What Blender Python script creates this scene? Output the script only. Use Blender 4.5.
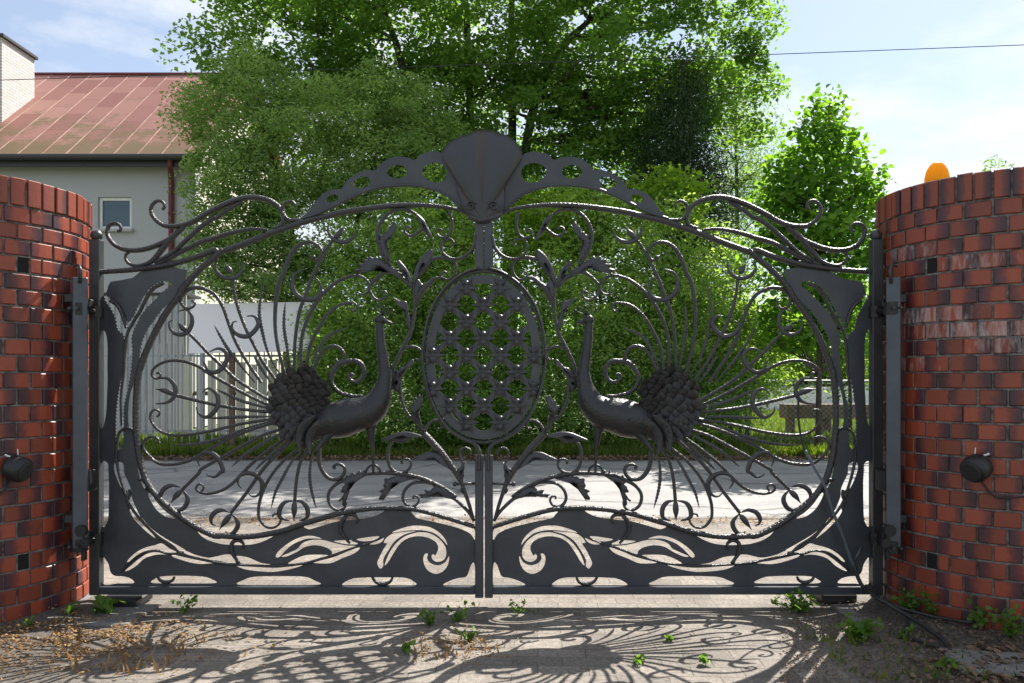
import bpy, math, random
import numpy as np
from mathutils import Vector, Matrix
from mathutils.geometry import delaunay_2d_cdt
random.seed(7); rng = np.random.default_rng(11)
R = math.radians
for o in list(bpy.data.objects): bpy.data.objects.remove(o)
scn = bpy.context.scene; C = scn.collection

# ------------------------------------------------ camera, sky, sun, exposure
F = 800.0; HZ = 380.0; CH = 1.155; GS = 195.0; GY = F / GS
cam_d = bpy.data.cameras.new('camera'); cam = bpy.data.objects.new('camera', cam_d); C.objects.link(cam)
cam.location = (0, 0, CH); cam.rotation_euler = (R(90), 0, 0)
cam_d.sensor_width = 36; cam_d.lens = 36 * F / 1024; cam_d.shift_y = (HZ - 341.5) / 1024
cam_d.clip_end = 2000; cam_d.clip_start = 0.05
scn.camera = cam
SUN_AZ, SUN_EL = 34.0, 48.0
w = bpy.data.worlds.new('World'); scn.world = w; w.use_nodes = True
nt = w.node_tree; nt.nodes.clear()
def N(nt, t, **k):
    n = nt.nodes.new(t)
    for a, b in k.items():
        if a == 'i':
            for q, v in b.items(): n.inputs[q].default_value = v
        else: setattr(n, a, b)
    return n
wo = N(nt, 'ShaderNodeOutputWorld'); bg = N(nt, 'ShaderNodeBackground', i={'Strength': 0.076})
sky = N(nt, 'ShaderNodeTexSky', sky_type='NISHITA', sun_disc=False, sun_elevation=R(SUN_EL), sun_rotation=R(SUN_AZ), altitude=100, air_density=1.0, dust_density=.5, ozone_density=1.5)
tc = N(nt, 'ShaderNodeTexCoord'); mp = N(nt, 'ShaderNodeMapping', i={'Scale': (1, 1, 2.6), 'Location': (1.35, 0.6, 0.3)})
n1 = N(nt, 'ShaderNodeTexNoise', i={'Scale': 3.2, 'Detail': 8, 'Roughness': .58})
cr = N(nt, 'ShaderNodeValToRGB'); cr.color_ramp.elements[0].position = .42; cr.color_ramp.elements[1].position = .66
mx = N(nt, 'ShaderNodeMix', data_type='RGBA'); mx.inputs[7].default_value = (6.3, 6.4, 6.5, 1)
nt.links.new(tc.outputs['Generated'], mp.inputs[0]); nt.links.new(mp.outputs[0], n1.inputs[0]); nt.links.new(n1.outputs[0], cr.inputs[0])
nt.links.new(cr.outputs[0], mx.inputs[0]); hz_ = N(nt, 'ShaderNodeMix', data_type='RGBA'); hz_.inputs[0].default_value = .28; hz_.inputs[7].default_value = (5.2,5.3,5.5,1); nt.links.new(sky.outputs[0], hz_.inputs[6]); nt.links.new(hz_.outputs[2], mx.inputs[6]); nt.links.new(mx.outputs[2], bg.inputs[0]); nt.links.new(bg.outputs[0], wo.inputs[0])
sd = bpy.data.lights.new('sun', 'SUN'); sd.energy = 4.8; sd.angle = R(.38); sd.color = (1, .95, .87)
so = bpy.data.objects.new('sun', sd); C.objects.link(so)
sv = Vector((math.sin(R(SUN_AZ)) * math.cos(R(SUN_EL)), math.cos(R(SUN_AZ)) * math.cos(R(SUN_EL)), math.sin(R(SUN_EL))))
so.rotation_euler = sv.to_track_quat('Z', 'Y').to_euler()
vs = scn.view_settings; vs.view_transform = 'Standard'; vs.look = 'None'; vs.exposure = 1.22; vs.gamma = 1; vs.use_curve_mapping = False
scn.render.engine = 'CYCLES'
scn.cycles.max_bounces = 8; scn.cycles.transmission_bounces = 6; scn.cycles.transparent_max_bounces = 8

# ------------------------------------------------ helpers
ORG = {}
class MB:
    def __init__(s): s.v = []; s.f = []; s.a = {}
    def add(s, vs, fs, **att):
        b = len(s.v); s.v += [tuple(p) for p in vs]; s.f += [tuple(i + b for i in f) for f in fs]
        for k, val in att.items():
            s.a.setdefault(k, []).extend(val if hasattr(val, '__len__') else [val] * len(vs))
        return s
    def box(s, c, d, rot=None, **att):
        x, y, z = d[0] / 2, d[1] / 2, d[2] / 2
        P = [Vector(p) for p in ((-x,-y,-z),(x,-y,-z),(x,y,-z),(-x,y,-z),(-x,-y,z),(x,-y,z),(x,y,z),(-x,y,z))]
        if rot is not None: P = [rot @ p for p in P]
        return s.add([p + Vector(c) for p in P], [(0,3,2,1),(4,5,6,7),(0,1,5,4),(1,2,6,5),(2,3,7,6),(3,0,4,7)], **att)
    def bbox(s, c, d, b=.004, rot=None):
        """box with chamfered edges"""
        x, y, z = d[0] / 2, d[1] / 2, d[2] / 2; b = min(b, x*.45, y*.45, z*.45); vs = []; idx = {}
        for sx in (-1,1):
            for sy in (-1,1):
                for sz in (-1,1):
                    for k, p in enumerate(((sx*x, sy*(y-b), sz*(z-b)), (sx*(x-b), sy*y, sz*(z-b)), (sx*(x-b), sy*(y-b), sz*z))):
                        idx[(sx,sy,sz,k)] = len(vs); vs.append(Vector(p))
        fs = []
        for a in (-1,1):
            q = [(a,-1,-1),(a,1,-1),(a,1,1),(a,-1,1)]; q = q if a > 0 else q[::-1]; fs.append([idx[c_ + (0,)] for c_ in q])
            q = [(-1,a,-1),(1,a,-1),(1,a,1),(-1,a,1)]; q = q if a < 0 else q[::-1]; fs.append([idx[c_ + (1,)] for c_ in q])
            q = [(-1,-1,a),(1,-1,a),(1,1,a),(-1,1,a)]; q = q if a > 0 else q[::-1]; fs.append([idx[c_ + (2,)] for c_ in q])
        for a in (-1,1):
            for e in (-1,1):
                fs.append([idx[(a,e,-1,0)], idx[(a,e,1,0)], idx[(a,e,1,1)], idx[(a,e,-1,1)]])
                fs.append([idx[(a,-1,e,0)], idx[(a,1,e,0)], idx[(a,1,e,2)], idx[(a,-1,e,2)]])
                fs.append([idx[(-1,a,e,1)], idx[(1,a,e,1)], idx[(1,a,e,2)], idx[(-1,a,e,2)]])
                for g in (-1,1): fs.append([idx[(a,e,g,0)], idx[(a,e,g,1)], idx[(a,e,g,2)]])
        if rot is not None: vs = [rot @ p for p in vs]
        return s.add([p + Vector(c) for p in vs], fs)
    def tube(s, path, rad, n=8, dep=None, up=None, cap=True):
        """sweep; rad: number or per-point list; dep: ratio of the section's depth along `up` to its in-plane radius"""
        P = [Vector(p) for p in path]; m = len(P)
        if not hasattr(rad, '__len__'): rad = [rad] * m
        if m < 2: return s
        T = [(P[min(i+1, m-1)] - P[max(i-1, 0)]).normalized() for i in range(m)]
        if up is None:
            u = Vector((0,0,1)) if abs(T[0].z) < .9 else Vector((1,0,0))
            u = (u - T[0] * u.dot(T[0])).normalized(); U = [u]
            for i in range(1, m):
                u = (U[-1] - T[i] * U[-1].dot(T[i]))
                u = u.normalized() if u.length > 1e-6 else U[-1]; U.append(u)
        else: U = [Vector(up)] * m
        vs = []
        d = dep or 1
        for i in range(m):
            b = T[i].cross(U[i]); b = b.normalized() if b.length > 1e-6 else Vector((1,0,0))
            for k in range(n):
                a = 2 * math.pi * (k + .5) / n
                vs.append(P[i] + b * (math.cos(a) * rad[i]) + U[i] * (math.sin(a) * (rad[i] * d if d > 0 else -d)))
        fs = [(i*n+k, i*n+(k+1)%n, (i+1)*n+(k+1)%n, (i+1)*n+k) for i in range(m-1) for k in range(n)]
        if cap: fs += [tuple(range(n))[::-1], tuple((m-1)*n + k for k in range(n))]
        return s.add(vs, fs)
    def ball(s, c, r, n=10, sc=(1,1,1)):
        m = n // 2; vs = [(0,0,1)]; fs = []
        for i in range(1, m):
            for k in range(n):
                t = math.pi*i/m; a = 2*math.pi*k/n; vs.append((math.sin(t)*math.cos(a), math.sin(t)*math.sin(a), math.cos(t)))
        vs.append((0,0,-1)); L = len(vs)-1
        for k in range(n):
            fs.append((0, 1+k, 1+(k+1)%n)); fs.append((L, L-n+(k+1)%n, L-n+k))
            for i in range(m-2): fs.append((1+i*n+k, 1+(i+1)*n+k, 1+(i+1)*n+(k+1)%n, 1+i*n+(k+1)%n))
        return s.add([(c[0]+p[0]*r*sc[0], c[1]+p[1]*r*sc[1], c[2]+p[2]*r*sc[2]) for p in vs], fs)
    def build(s, name, mat, parent=None, smooth=False, org=None):
        me = bpy.data.meshes.new(name)
        o0 = Vector(ORG.get(parent.name, (0,0,0))) if parent else Vector(org or (0,0,0))
        V = np.array(s.v, dtype=float).reshape(-1, 3) - np.array(o0)
        me.from_pydata(V.tolist(), [], s.f)
        for k, val in s.a.items():
            if len(val) == len(s.v):
                at = me.attributes.new(k, 'FLOAT', 'POINT'); at.data.foreach_set('value', [float(q) for q in val])
        if smooth: me.shade_smooth()
        me.materials.append(mat); me.validate()
        return link(name, me, parent, o0)
def link(name, me, parent=None, o0=(0,0,0)):
    o = bpy.data.objects.new(name, me); C.objects.link(o)
    if parent: o.parent = parent
    else: o.location = o0
    ORG[o.name] = tuple(o0)
    return o
def tag(o, label=None, cat=None, group=None, kind=None):
    if label: o['label'] = label
    if cat: o['category'] = cat
    if group: o['group'] = group
    if kind: o['kind'] = kind
    return o
def thing(name, loc, label, cat, group=None):
    o = bpy.data.objects.new(name, None); C.objects.link(o); o.location = loc; o.empty_display_size = .1
    ORG[o.name] = tuple(loc); return tag(o, label, cat, group)
def crv(pts, step=.008, closed=False):
    """centripetal-ish catmull-rom resample of 2D or 3D points"""
    P = [np.array(p, float) for p in pts]; out = []; m = len(P)
    rngi = range(m if closed else m-1)
    for i in rngi:
        if closed: p0, p1, p2, p3 = P[(i-1) % m], P[i], P[(i+1) % m], P[(i+2) % m]
        else: p0, p1, p2, p3 = P[max(i-1,0)], P[i], P[i+1], P[min(i+2, m-1)]
        k = max(1, int(np.linalg.norm(p2-p1) / step))
        for j in range(k):
            t = j / k
            out.append(.5*((2*p1)+(-p0+p2)*t+(2*p0-5*p1+4*p2-p3)*t*t+(-p0+3*p1-3*p2+p3)*t**3))
    if not closed: out.append(P[-1])
    return out
def prof(r, m):
    if not hasattr(r, '__len__'): return [r]*m
    return list(np.interp(np.linspace(0, 1, m), np.linspace(0, 1, len(r)), r))
def inside(p, poly):
    x, z = p; c = False; j = len(poly)-1
    for i in range(len(poly)):
        xi, zi = poly[i]; xj, zj = poly[j]
        if (zi > z) != (zj > z) and x < (xj-xi)*(z-zi)/(zj-zi)+xi: c = not c
        j = i
    return c
def plate(name, outlines, y, th, mat, parent):
    """sheet of metal in the XZ plane cut along closed outlines (first = rim, others = openings)"""
    P = []; Ed = []
    for ol in outlines:
        q = []
        for p in ol:
            if not q or math.hypot(p[0]-q[-1][0], p[1]-q[-1][1]) > 1e-4: q.append((float(p[0]), float(p[1])))
        if math.hypot(q[0][0]-q[-1][0], q[0][1]-q[-1][1]) < 1e-4: q.pop()
        b = len(P); P += [Vector(p) for p in q]; Ed += [(b+i, b+(i+1) % len(q)) for i in range(len(q))]
    V, _, Fc, _, _, _ = delaunay_2d_cdt(P, Ed, [], 0, 1e-6)
    keep = []; bb = [(min(p[0] for p in h), max(p[0] for p in h), min(p[1] for p in h), max(p[1] for p in h)) for h in outlines[1:]]
    for f in Fc:
        c = ((V[f[0]].x+V[f[1]].x+V[f[2]].x)/3, (V[f[0]].y+V[f[1]].y+V[f[2]].y)/3)
        if inside(c, outlines[0]) and not any(bb[k][0] < c[0] < bb[k][1] and bb[k][2] < c[1] < bb[k][3] and inside(c, h) for k, h in enumerate(outlines[1:])):
            a_, b_, c_ = (V[i] for i in f)
            keep.append(f if (b_-a_).cross(c_-a_) > 0 else f[::-1])
    n = len(V); vs = [(p.x, y-th/2, p.y) for p in V]+[(p.x, y+th/2, p.y) for p in V]
    fs = [tuple(f) for f in keep]+[tuple(i+n for i in f[::-1]) for f in keep]
    cnt = {}
    for f in keep:
        for i in range(3): e = (f[i], f[(i+1) % 3]); cnt[e] = 1
    for (i, j) in cnt:
        if (j, i) not in cnt: fs.append((j, i, i+n, j+n))
    return MB().add(vs, fs).build(name, mat, parent)
def W(px, py, Y): return Vector(((px-512)/F*Y, Y, CH+(HZ-py)/F*Y))

# ------------------------------------------------ materials
def mat(name, col, rough=.6, metal=0, noise=None, bump=None, spec=.5):
    m = bpy.data.materials.new(name); m.use_nodes = True; t = m.node_tree; b = t.nodes['Principled BSDF']
    b.inputs['Base Color'].default_value = (*col, 1); b.inputs['Roughness'].default_value = rough; b.inputs['Metallic'].default_value = metal
    b.inputs['Specular IOR Level'].default_value = spec
    tc = N(t, 'ShaderNodeTexCoord')
    if noise:   # (scale, second colour, lo, hi)
        n = N(t, 'ShaderNodeTexNoise', i={'Scale': noise[0], 'Detail': 7, 'Roughness': .6}); t.links.new(tc.outputs['Object'], n.inputs[0])
        r = N(t, 'ShaderNodeMapRange', i={1: noise[2], 2: noise[3]}); t.links.new(n.outputs[0], r.inputs[0])
        x = N(t, 'ShaderNodeMix', data_type='RGBA'); x.inputs[6].default_value = (*col, 1); x.inputs[7].default_value = (*noise[1], 1)
        t.links.new(r.outputs[0], x.inputs[0]); t.links.new(x.outputs[2], b.inputs['Base Color']); m['mixout'] = x.name
    if bump:    # (scale, strength, distance)
        n = N(t, 'ShaderNodeTexNoise', i={'Scale': bump[0], 'Detail': 4}); t.links.new(tc.outputs['Object'], n.inputs[0])
        q = N(t, 'ShaderNodeBump', i={'Strength': bump[1], 'Distance': bump[2]}); t.links.new(n.outputs[0], q.inputs['Height']); t.links.new(q.outputs[0], b.inputs['Normal'])
    return m
M = {}
M['iron'] = mat('wrought_iron_paint', (.056,.057,.063), .38, .3, (9, (.035,.035,.038), .45, .75), (120, .35, .004))
M['panel'] = mat('sheet_iron_paint', (.046,.050,.060), .42, .15, (5, (.075,.080,.092), .4, .8), (40, .25, .004))
M['bird'] = mat('bird_iron', (.036,.037,.041), .36, .45, (14, (.085,.058,.042), .56, .82), (60, .4, .006))
def feathered(m):
    t = m.node_tree; b = t.nodes['Principled BSDF']; tc = N(t, 'ShaderNodeTexCoord'); v = N(t, 'ShaderNodeTexVoronoi', i={'Scale': 75}); t.links.new(tc.outputs['Object'], v.inputs[0])
    q = N(t, 'ShaderNodeBump', i={'Strength': .22, 'Distance': .006}); t.links.new(v.outputs[0], q.inputs['Height'])
    if b.inputs['Normal'].links: t.links.new(b.inputs['Normal'].links[0].from_socket, q.inputs['Normal'])
    t.links.new(q.outputs[0], b.inputs['Normal']); return m
feathered(M['bird'])
M['scale'] = mat('fan_iron', (.032,.032,.036), .38, .4, (20, (.10,.065,.045), .56, .84), (90, .4, .004))
M['bar'] = mat('hammered_bar', (.056,.055,.058), .34, .4, (25, (.10,.07,.05), .6, .82), (110, .9, .008))
M['black'] = mat('black_plastic', (.012,.012,.014), .45, 0, None, (200, .15, .002))
M['rubber'] = mat('black_rubber', (.02,.02,.02), .6)
M['steel'] = mat('painted_post_steel', (.075,.088,.11), .4, .3, (8, (.055,.062,.075), .4, .7), (60, .15, .003))
M['white'] = mat('white_paint', (.86,.84,.85), .6, 0, (2, (.62,.62,.62), .4, .9))
M['bark'] = mat('bark', (.075,.06,.048), .9, 0, (6, (.03,.026,.022), .4, .7), (25, .8, .02))
M['wood'] = mat('weathered_wood', (.16,.10,.07), .8, 0, (10, (.09,.055,.04), .4, .7), (30, .5, .01))
M['conc'] = mat('old_concrete', (.19,.185,.175), .9, 0, (12, (.10,.095,.09), .35, .75), (50, .5, .01))
def leafmat(name, c1, c2, tr, trans=.45, rough=.5):
    m = bpy.data.materials.new(name); m.use_nodes = True; t = m.node_tree; t.nodes.clear()
    o = N(t, 'ShaderNodeOutputMaterial'); a = N(t, 'ShaderNodeAttribute', attribute_name='tint')
    x = N(t, 'ShaderNodeMix', data_type='RGBA'); x.inputs[6].default_value = (*c1, 1); x.inputs[7].default_value = (*c2, 1)
    t.links.new(a.outputs['Fac'], x.inputs[0])
    y = N(t, 'ShaderNodeMix', data_type='RGBA', blend_type='MULTIPLY'); y.inputs[0].default_value = 1; y.inputs[7].default_value = (*tr, 1); t.links.new(x.outputs[2], y.inputs[6])
    p = N(t, 'ShaderNodeBsdfPrincipled', i={'Roughness': rough, 'Specular IOR Level': .35}); t.links.new(x.outputs[2], p.inputs['Base Color'])
    q = N(t, 'ShaderNodeBsdfTranslucent'); t.links.new(y.outputs[2], q.inputs[0])
    z = N(t, 'ShaderNodeMixShader', i={0: trans}); t.links.new(p.outputs[0], z.inputs[1]); t.links.new(q.outputs[0], z.inputs[2]); t.links.new(z.outputs[0], o.inputs[0])
    return m

# ------------------------------------------------ ground, road
def ground_mat():
    m = bpy.data.materials.new('ground_lawn'); m.use_nodes = True; t = m.node_tree; b = t.nodes['Principled BSDF']; b.inputs['Roughness'].default_value = .95
    tc = N(t, 'ShaderNodeTexCoord'); n = N(t, 'ShaderNodeTexNoise', i={'Scale': 1.1, 'Detail': 9, 'Roughness': .7}); t.links.new(tc.outputs['Object'], n.inputs[0])
    r = N(t, 'ShaderNodeValToRGB'); e = r.color_ramp.elements; e[0].position = .35; e[0].color = (.05,.075,.02,1); e[1].position = .68; e[1].color = (.13,.17,.04,1)
    t.links.new(n.outputs[0], r.inputs[0]); t.links.new(r.outputs[0], b.inputs['Base Color']); return m
def asphalt_mat():
    m = mat('worn_pale_asphalt', (.22,.215,.215), .85, 0, (1.3, (.32,.31,.295), .38, .66), (220, .5, .004)); return m
def crack(m):
    t = m.node_tree; b = t.nodes['Principled BSDF']; src = b.inputs['Base Color'].links[0].from_socket; tc = N(t, 'ShaderNodeTexCoord')
    nz = N(t, 'ShaderNodeTexNoise', i={'Scale': 1.5, 'Detail': 5}); t.links.new(tc.outputs['Object'], nz.inputs[0])
    ad = N(t, 'ShaderNodeMix', data_type='VECTOR'); ad.inputs[0].default_value = .35; t.links.new(tc.outputs['Object'], ad.inputs[4]); t.links.new(nz.outputs[1], ad.inputs[5])
    v = N(t, 'ShaderNodeTexVoronoi', feature='DISTANCE_TO_EDGE', i={'Scale': .55}); t.links.new(ad.outputs[1], v.inputs[0])
    r = N(t, 'ShaderNodeMapRange', i={1: .004, 2: .014, 3: .45, 4: 1}); t.links.new(v.outputs[0], r.inputs[0])
    g = N(t, 'ShaderNodeTexNoise', i={'Scale': 70, 'Detail': 4}); t.links.new(tc.outputs['Object'], g.inputs[0]); gr = N(t, 'ShaderNodeMapRange', i={1: .35, 2: .65, 3: .78, 4: 1.12}); t.links.new(g.outputs[0], gr.inputs[0])
    mu = N(t, 'ShaderNodeMath', operation='MULTIPLY'); t.links.new(r.outputs[0], mu.inputs[0]); t.links.new(gr.outputs[0], mu.inputs[1])
    x = N(t, 'ShaderNodeMix', data_type='RGBA', blend_type='MULTIPLY'); x.inputs[0].default_value = 1; t.links.new(src, x.inputs[6]); t.links.new(mu.outputs[0], x.inputs[7]); t.links.new(x.outputs[2], b.inputs['Base Color']); return m
def paver_mat():
    m = bpy.data.materials.new('block_paving'); m.use_nodes = True; t = m.node_tree; b = t.nodes['Principled BSDF']; b.inputs['Roughness'].default_value = .85
    tc = N(t, 'ShaderNodeTexCoord'); mp = N(t, 'ShaderNodeMapping', i={'Rotation': (0,0,R(2)), 'Scale': (1,1,1)}); t.links.new(tc.outputs['Object'], mp.inputs[0])
    nd = N(t, 'ShaderNodeTexNoise', i={'Scale': 7, 'Detail': 3}); t.links.new(tc.outputs['Object'], nd.inputs[0])
    ad = N(t, 'ShaderNodeMix', data_type='VECTOR'); ad.inputs[0].default_value = .018; t.links.new(mp.outputs[0], ad.inputs[4]); t.links.new(nd.outputs[1], ad.inputs[5])
    br = N(t, 'ShaderNodeTexBrick', i={'Scale': 1, 'Mortar Size': .003, 'Mortar Smooth': .4, 'Bias': 0, 'Brick Width': .2, 'Row Height': .1, 'Color1': (.195,.18,.165,1), 'Color2': (.275,.25,.225,1), 'Mortar': (.145,.132,.115,1)})
    t.links.new(ad.outputs[1], br.inputs[0])
    # larger tone patches
    n = N(t, 'ShaderNodeTexNoise', i={'Scale': 2.2, 'Detail': 8, 'Roughness': .65}); t.links.new(tc.outputs['Object'], n.inputs[0])
    r = N(t, 'ShaderNodeValToRGB'); e = r.color_ramp.elements; e[0].position = .3; e[0].color = (.62,.58,.54,1); e[1].position = .62; e[1].color = (1.12,1.08,1.02,1); t.links.new(n.outputs[0], r.inputs[0])
    x = N(t, 'ShaderNodeMix', data_type='RGBA', blend_type='MULTIPLY'); x.inputs[0].default_value = 1; t.links.new(br.outputs[0], x.inputs[6]); t.links.new(r.outputs[0], x.inputs[7])
    # soil washed over the joints near the piers and grit
    g = N(t, 'ShaderNodeTexNoise', i={'Scale': 55, 'Detail': 6, 'Roughness': .8}); t.links.new(tc.outputs['Object'], g.inputs[0])
    gr = N(t, 'ShaderNodeMapRange', i={1: .42, 2: .62, 3: .62, 4: 1.1}); t.links.new(g.outputs[0], gr.inputs[0])
    x2 = N(t, 'ShaderNodeMix', data_type='RGBA', blend_type='MULTIPLY'); x2.inputs[0].default_value = 1; t.links.new(x.outputs[2], x2.inputs[6]); t.links.new(gr.outputs[0], x2.inputs[7])
    sp = N(t, 'ShaderNodeSeparateXYZ'); t.links.new(tc.outputs['Object'], sp.inputs[0])
    n3 = N(t, 'ShaderNodeTexNoise', i={'Scale': 3.5, 'Detail': 7, 'Roughness': .7}); t.links.new(tc.outputs['Object'], n3.inputs[0])
    # distance from the middle of the drive
    ax = N(t, 'ShaderNodeMath', operation='ADD', i={1: .12}); t.links.new(sp.outputs[0], ax.inputs[0])
    ab = N(t, 'ShaderNodeMath', operation='ABSOLUTE'); t.links.new(ax.outputs[0], ab.inputs[0])
    nn = N(t, 'ShaderNodeMath', operation='MULTIPLY_ADD', i={1: 1.6, 2: -.8}); t.links.new(n3.outputs[0], nn.inputs[0])
    sm = N(t, 'ShaderNodeMath', operation='ADD'); t.links.new(ab.outputs[0], sm.inputs[0]); t.links.new(nn.outputs[0], sm.inputs[1])
    mr0 = N(t, 'ShaderNodeMapRange', i={1: 1.3, 2: 1.9}); t.links.new(sm.outputs[0], mr0.inputs[0]); yr = N(t, 'ShaderNodeMapRange', i={1: 4.5, 2: 4.0}); t.links.new(sp.outputs[1], yr.inputs[0]); mr = N(t, 'ShaderNodeMath', operation='MULTIPLY'); t.links.new(mr0.outputs[0], mr.inputs[0]); t.links.new(yr.outputs[0], mr.inputs[1])
    dr = N(t, 'ShaderNodeValToRGB'); e = dr.color_ramp.elements; e[0].position = .35; e[0].color = (.04,.034,.03,1); e[1].position = .72; e[1].color = (.15,.13,.11,1); t.links.new(g.outputs[0], dr.inputs[0])
    x3 = N(t, 'ShaderNodeMix', data_type='RGBA'); t.links.new(mr.outputs[0], x3.inputs[0]); t.links.new(x2.outputs[2], x3.inputs[6]); t.links.new(dr.outputs[0], x3.inputs[7])
    t.links.new(x3.outputs[2], b.inputs['Base Color'])
    h = N(t, 'ShaderNodeMath', operation='MULTIPLY_ADD', i={1: -.8, 2: 0}); t.links.new(br.outputs['Fac'], h.inputs[0])
    h2 = N(t, 'ShaderNodeMath', operation='ADD'); t.links.new(h.outputs[0], h2.inputs[0]); t.links.new(g.outputs[0], h2.inputs[1])
    bu = N(t, 'ShaderNodeBump', i={'Strength': .6, 'Distance': .006}); t.links.new(h2.outputs[0], bu.inputs['Height']); t.links.new(bu.outputs[0], b.inputs['Normal'])
    return m
def sheet(name, x0, x1, y0, y1, z, m, nx=1, ny=1, fn=None):
    b = MB(); vs = []
    for j in range(ny+1):
        for i in range(nx+1):
            x = x0+(x1-x0)*i/nx; y = y0+(y1-y0)*j/ny; vs.append((x, y, z+(fn(x, y) if fn else 0)))
    fs = [(j*(nx+1)+i, j*(nx+1)+i+1, (j+1)*(nx+1)+i+1, (j+1)*(nx+1)+i) for j in range(ny) for i in range(nx)]
    return tag(b.add(vs, fs).build(name, m, smooth=True), kind='structure')
sheet('ground', -300, 300, -60, 600, -.03, ground_mat())
def gz(x, y):
    h = 0
    for cx_ in (2.485, -2.785):
        d = math.hypot(x-cx_, (y-4.05))-.58; t_ = max(0, min(1, 1-d/.34)); h = max(h, .045*t_*t_*(3-2*t_))
    if y > 4.0: h *= max(0, 1-(y-4.0)/.3)
    e = max(0, abs(x+.14)-1.2); return h+.006*math.sin(x*9+y*5)*math.sin(y*11)*min(1, e)
sheet('driveway', -4.2, 4.2, .8, 6.7, -.004, paver_mat(), 210, 150, gz)
sheet('driveway', -4.2, 4.2, -6, .8, -.004, bpy.data.materials['block_paving'])
sheet('road', -60, 60, 6.7, 11.5, -.008, crack(asphalt_mat()))
k = MB()
for i in range(-40, 40): k.box((i*1.0, 11.56, -.045), (.985, .12, .09))
tag(k.build('kerb', M['conc']), kind='structure')
k = MB()
for i in range(-30, 30): k.box((i*1.0+.3, 6.72, -.035), (.985, .10, .07))
tag(k.build('kerb', M['conc']), kind='structure')

# ------------------------------------------------ brick piers
def brick_mat():
    m = bpy.data.materials.new('clinker_brick'); m.use_nodes = True; t = m.node_tree; b = t.nodes['Principled BSDF']
    u = N(t, 'ShaderNodeAttribute', attribute_name='bu'); r = N(t, 'ShaderNodeAttribute', attribute_name='rnd'); r2 = N(t, 'ShaderNodeAttribute', attribute_name='rnd2')
    tc = N(t, 'ShaderNodeTexCoord'); n = N(t, 'ShaderNodeTexNoise', i={'Scale': 28, 'Detail': 5, 'Roughness': .65}); t.links.new(tc.outputs['Object'], n.inputs[0])
    # fired colour runs along the brick: orange to dark purple, blurred by noise
    s = N(t, 'ShaderNodeMath', operation='SUBTRACT'); t.links.new(u.outputs['Fac'], s.inputs[0]); t.links.new(r2.outputs['Fac'], s.inputs[1])
    a = N(t, 'ShaderNodeMath', operation='ABSOLUTE'); t.links.new(s.outputs[0], a.inputs[0])
    nm = N(t, 'ShaderNodeMath', operation='MULTIPLY_ADD', i={1: .55, 2: -.28}); t.links.new(n.outputs[0], nm.inputs[0])
    ad = N(t, 'ShaderNodeMath', operation='ADD'); t.links.new(a.outputs[0], ad.inputs[0]); t.links.new(nm.outputs[0], ad.inputs[1])
    cr = N(t, 'ShaderNodeValToRGB'); e = cr.color_ramp.elements; e[0].position = .40; e[0].color = (.24,.043,.018,1); e[1].position = .84; e[1].color = (.048,.014,.022,1)
    q = cr.color_ramp.elements.new(.60); q.color = (.125,.022,.017,1); t.links.new(ad.outputs[0], cr.inputs[0])
    br = N(t, 'ShaderNodeMapRange', i={3: .72, 4: 1.25}); t.links.new(r.outputs['Fac'], br.inputs[0])
    x = N(t, 'ShaderNodeMix', data_type='RGBA', blend_type='MULTIPLY'); x.inputs[0].default_value = 1; t.links.new(cr.outputs[0], x.inputs[6]); t.links.new(br.outputs[0], x.inputs[7])
    # lime bloom running down below a few courses
    ef = N(t, 'ShaderNodeAttribute', attribute_name='lime'); mp = N(t, 'ShaderNodeMapping', i={'Scale': (1,1,.22)}); t.links.new(tc.outputs['Object'], mp.inputs[0])
    n2 = N(t, 'ShaderNodeTexNoise', i={'Scale': 42, 'Detail': 5, 'Roughness': .7}); t.links.new(mp.outputs[0], n2.inputs[0])
    su = N(t, 'ShaderNodeMath', operation='ADD'); t.links.new(n2.outputs[0], su.inputs[0]); t.links.new(ef.outputs['Fac'], su.inputs[1])
    mr = N(t, 'ShaderNodeMapRange', i={1: .72, 2: 1.0, 3: 0, 4: .62}); t.links.new(su.outputs[0], mr.inputs[0])
    x2 = N(t, 'ShaderNodeMix', data_type='RGBA'); x2.inputs[7].default_value = (.5,.45,.45,1); t.links.new(mr.outputs[0], x2.inputs[0]); t.links.new(x.outputs[2], x2.inputs[6]); t.links.new(x2.outputs[2], b.inputs['Base Color'])
    b.inputs['Roughness'].default_value = .42; b.inputs['Specular IOR Level'].default_value = .55
    bu = N(t, 'ShaderNodeBump', i={'Strength': .35, 'Distance': .004}); t.links.new(n.outputs[0], bu.inputs['Height']); t.links.new(bu.outputs[0], b.inputs['Normal'])
    return m
M['brick'] = brick_mat(); M['mortar'] = mat('mortar', (.085,.082,.08), .95, 0, (30, (.24,.23,.22), .38, .62), (90, .6, .006))
M['hole'] = mat('hollow_shade_black', (.006,.005,.005), .9)  # near-black colour painted in place of the shade inside a recess
RP = .58
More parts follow.
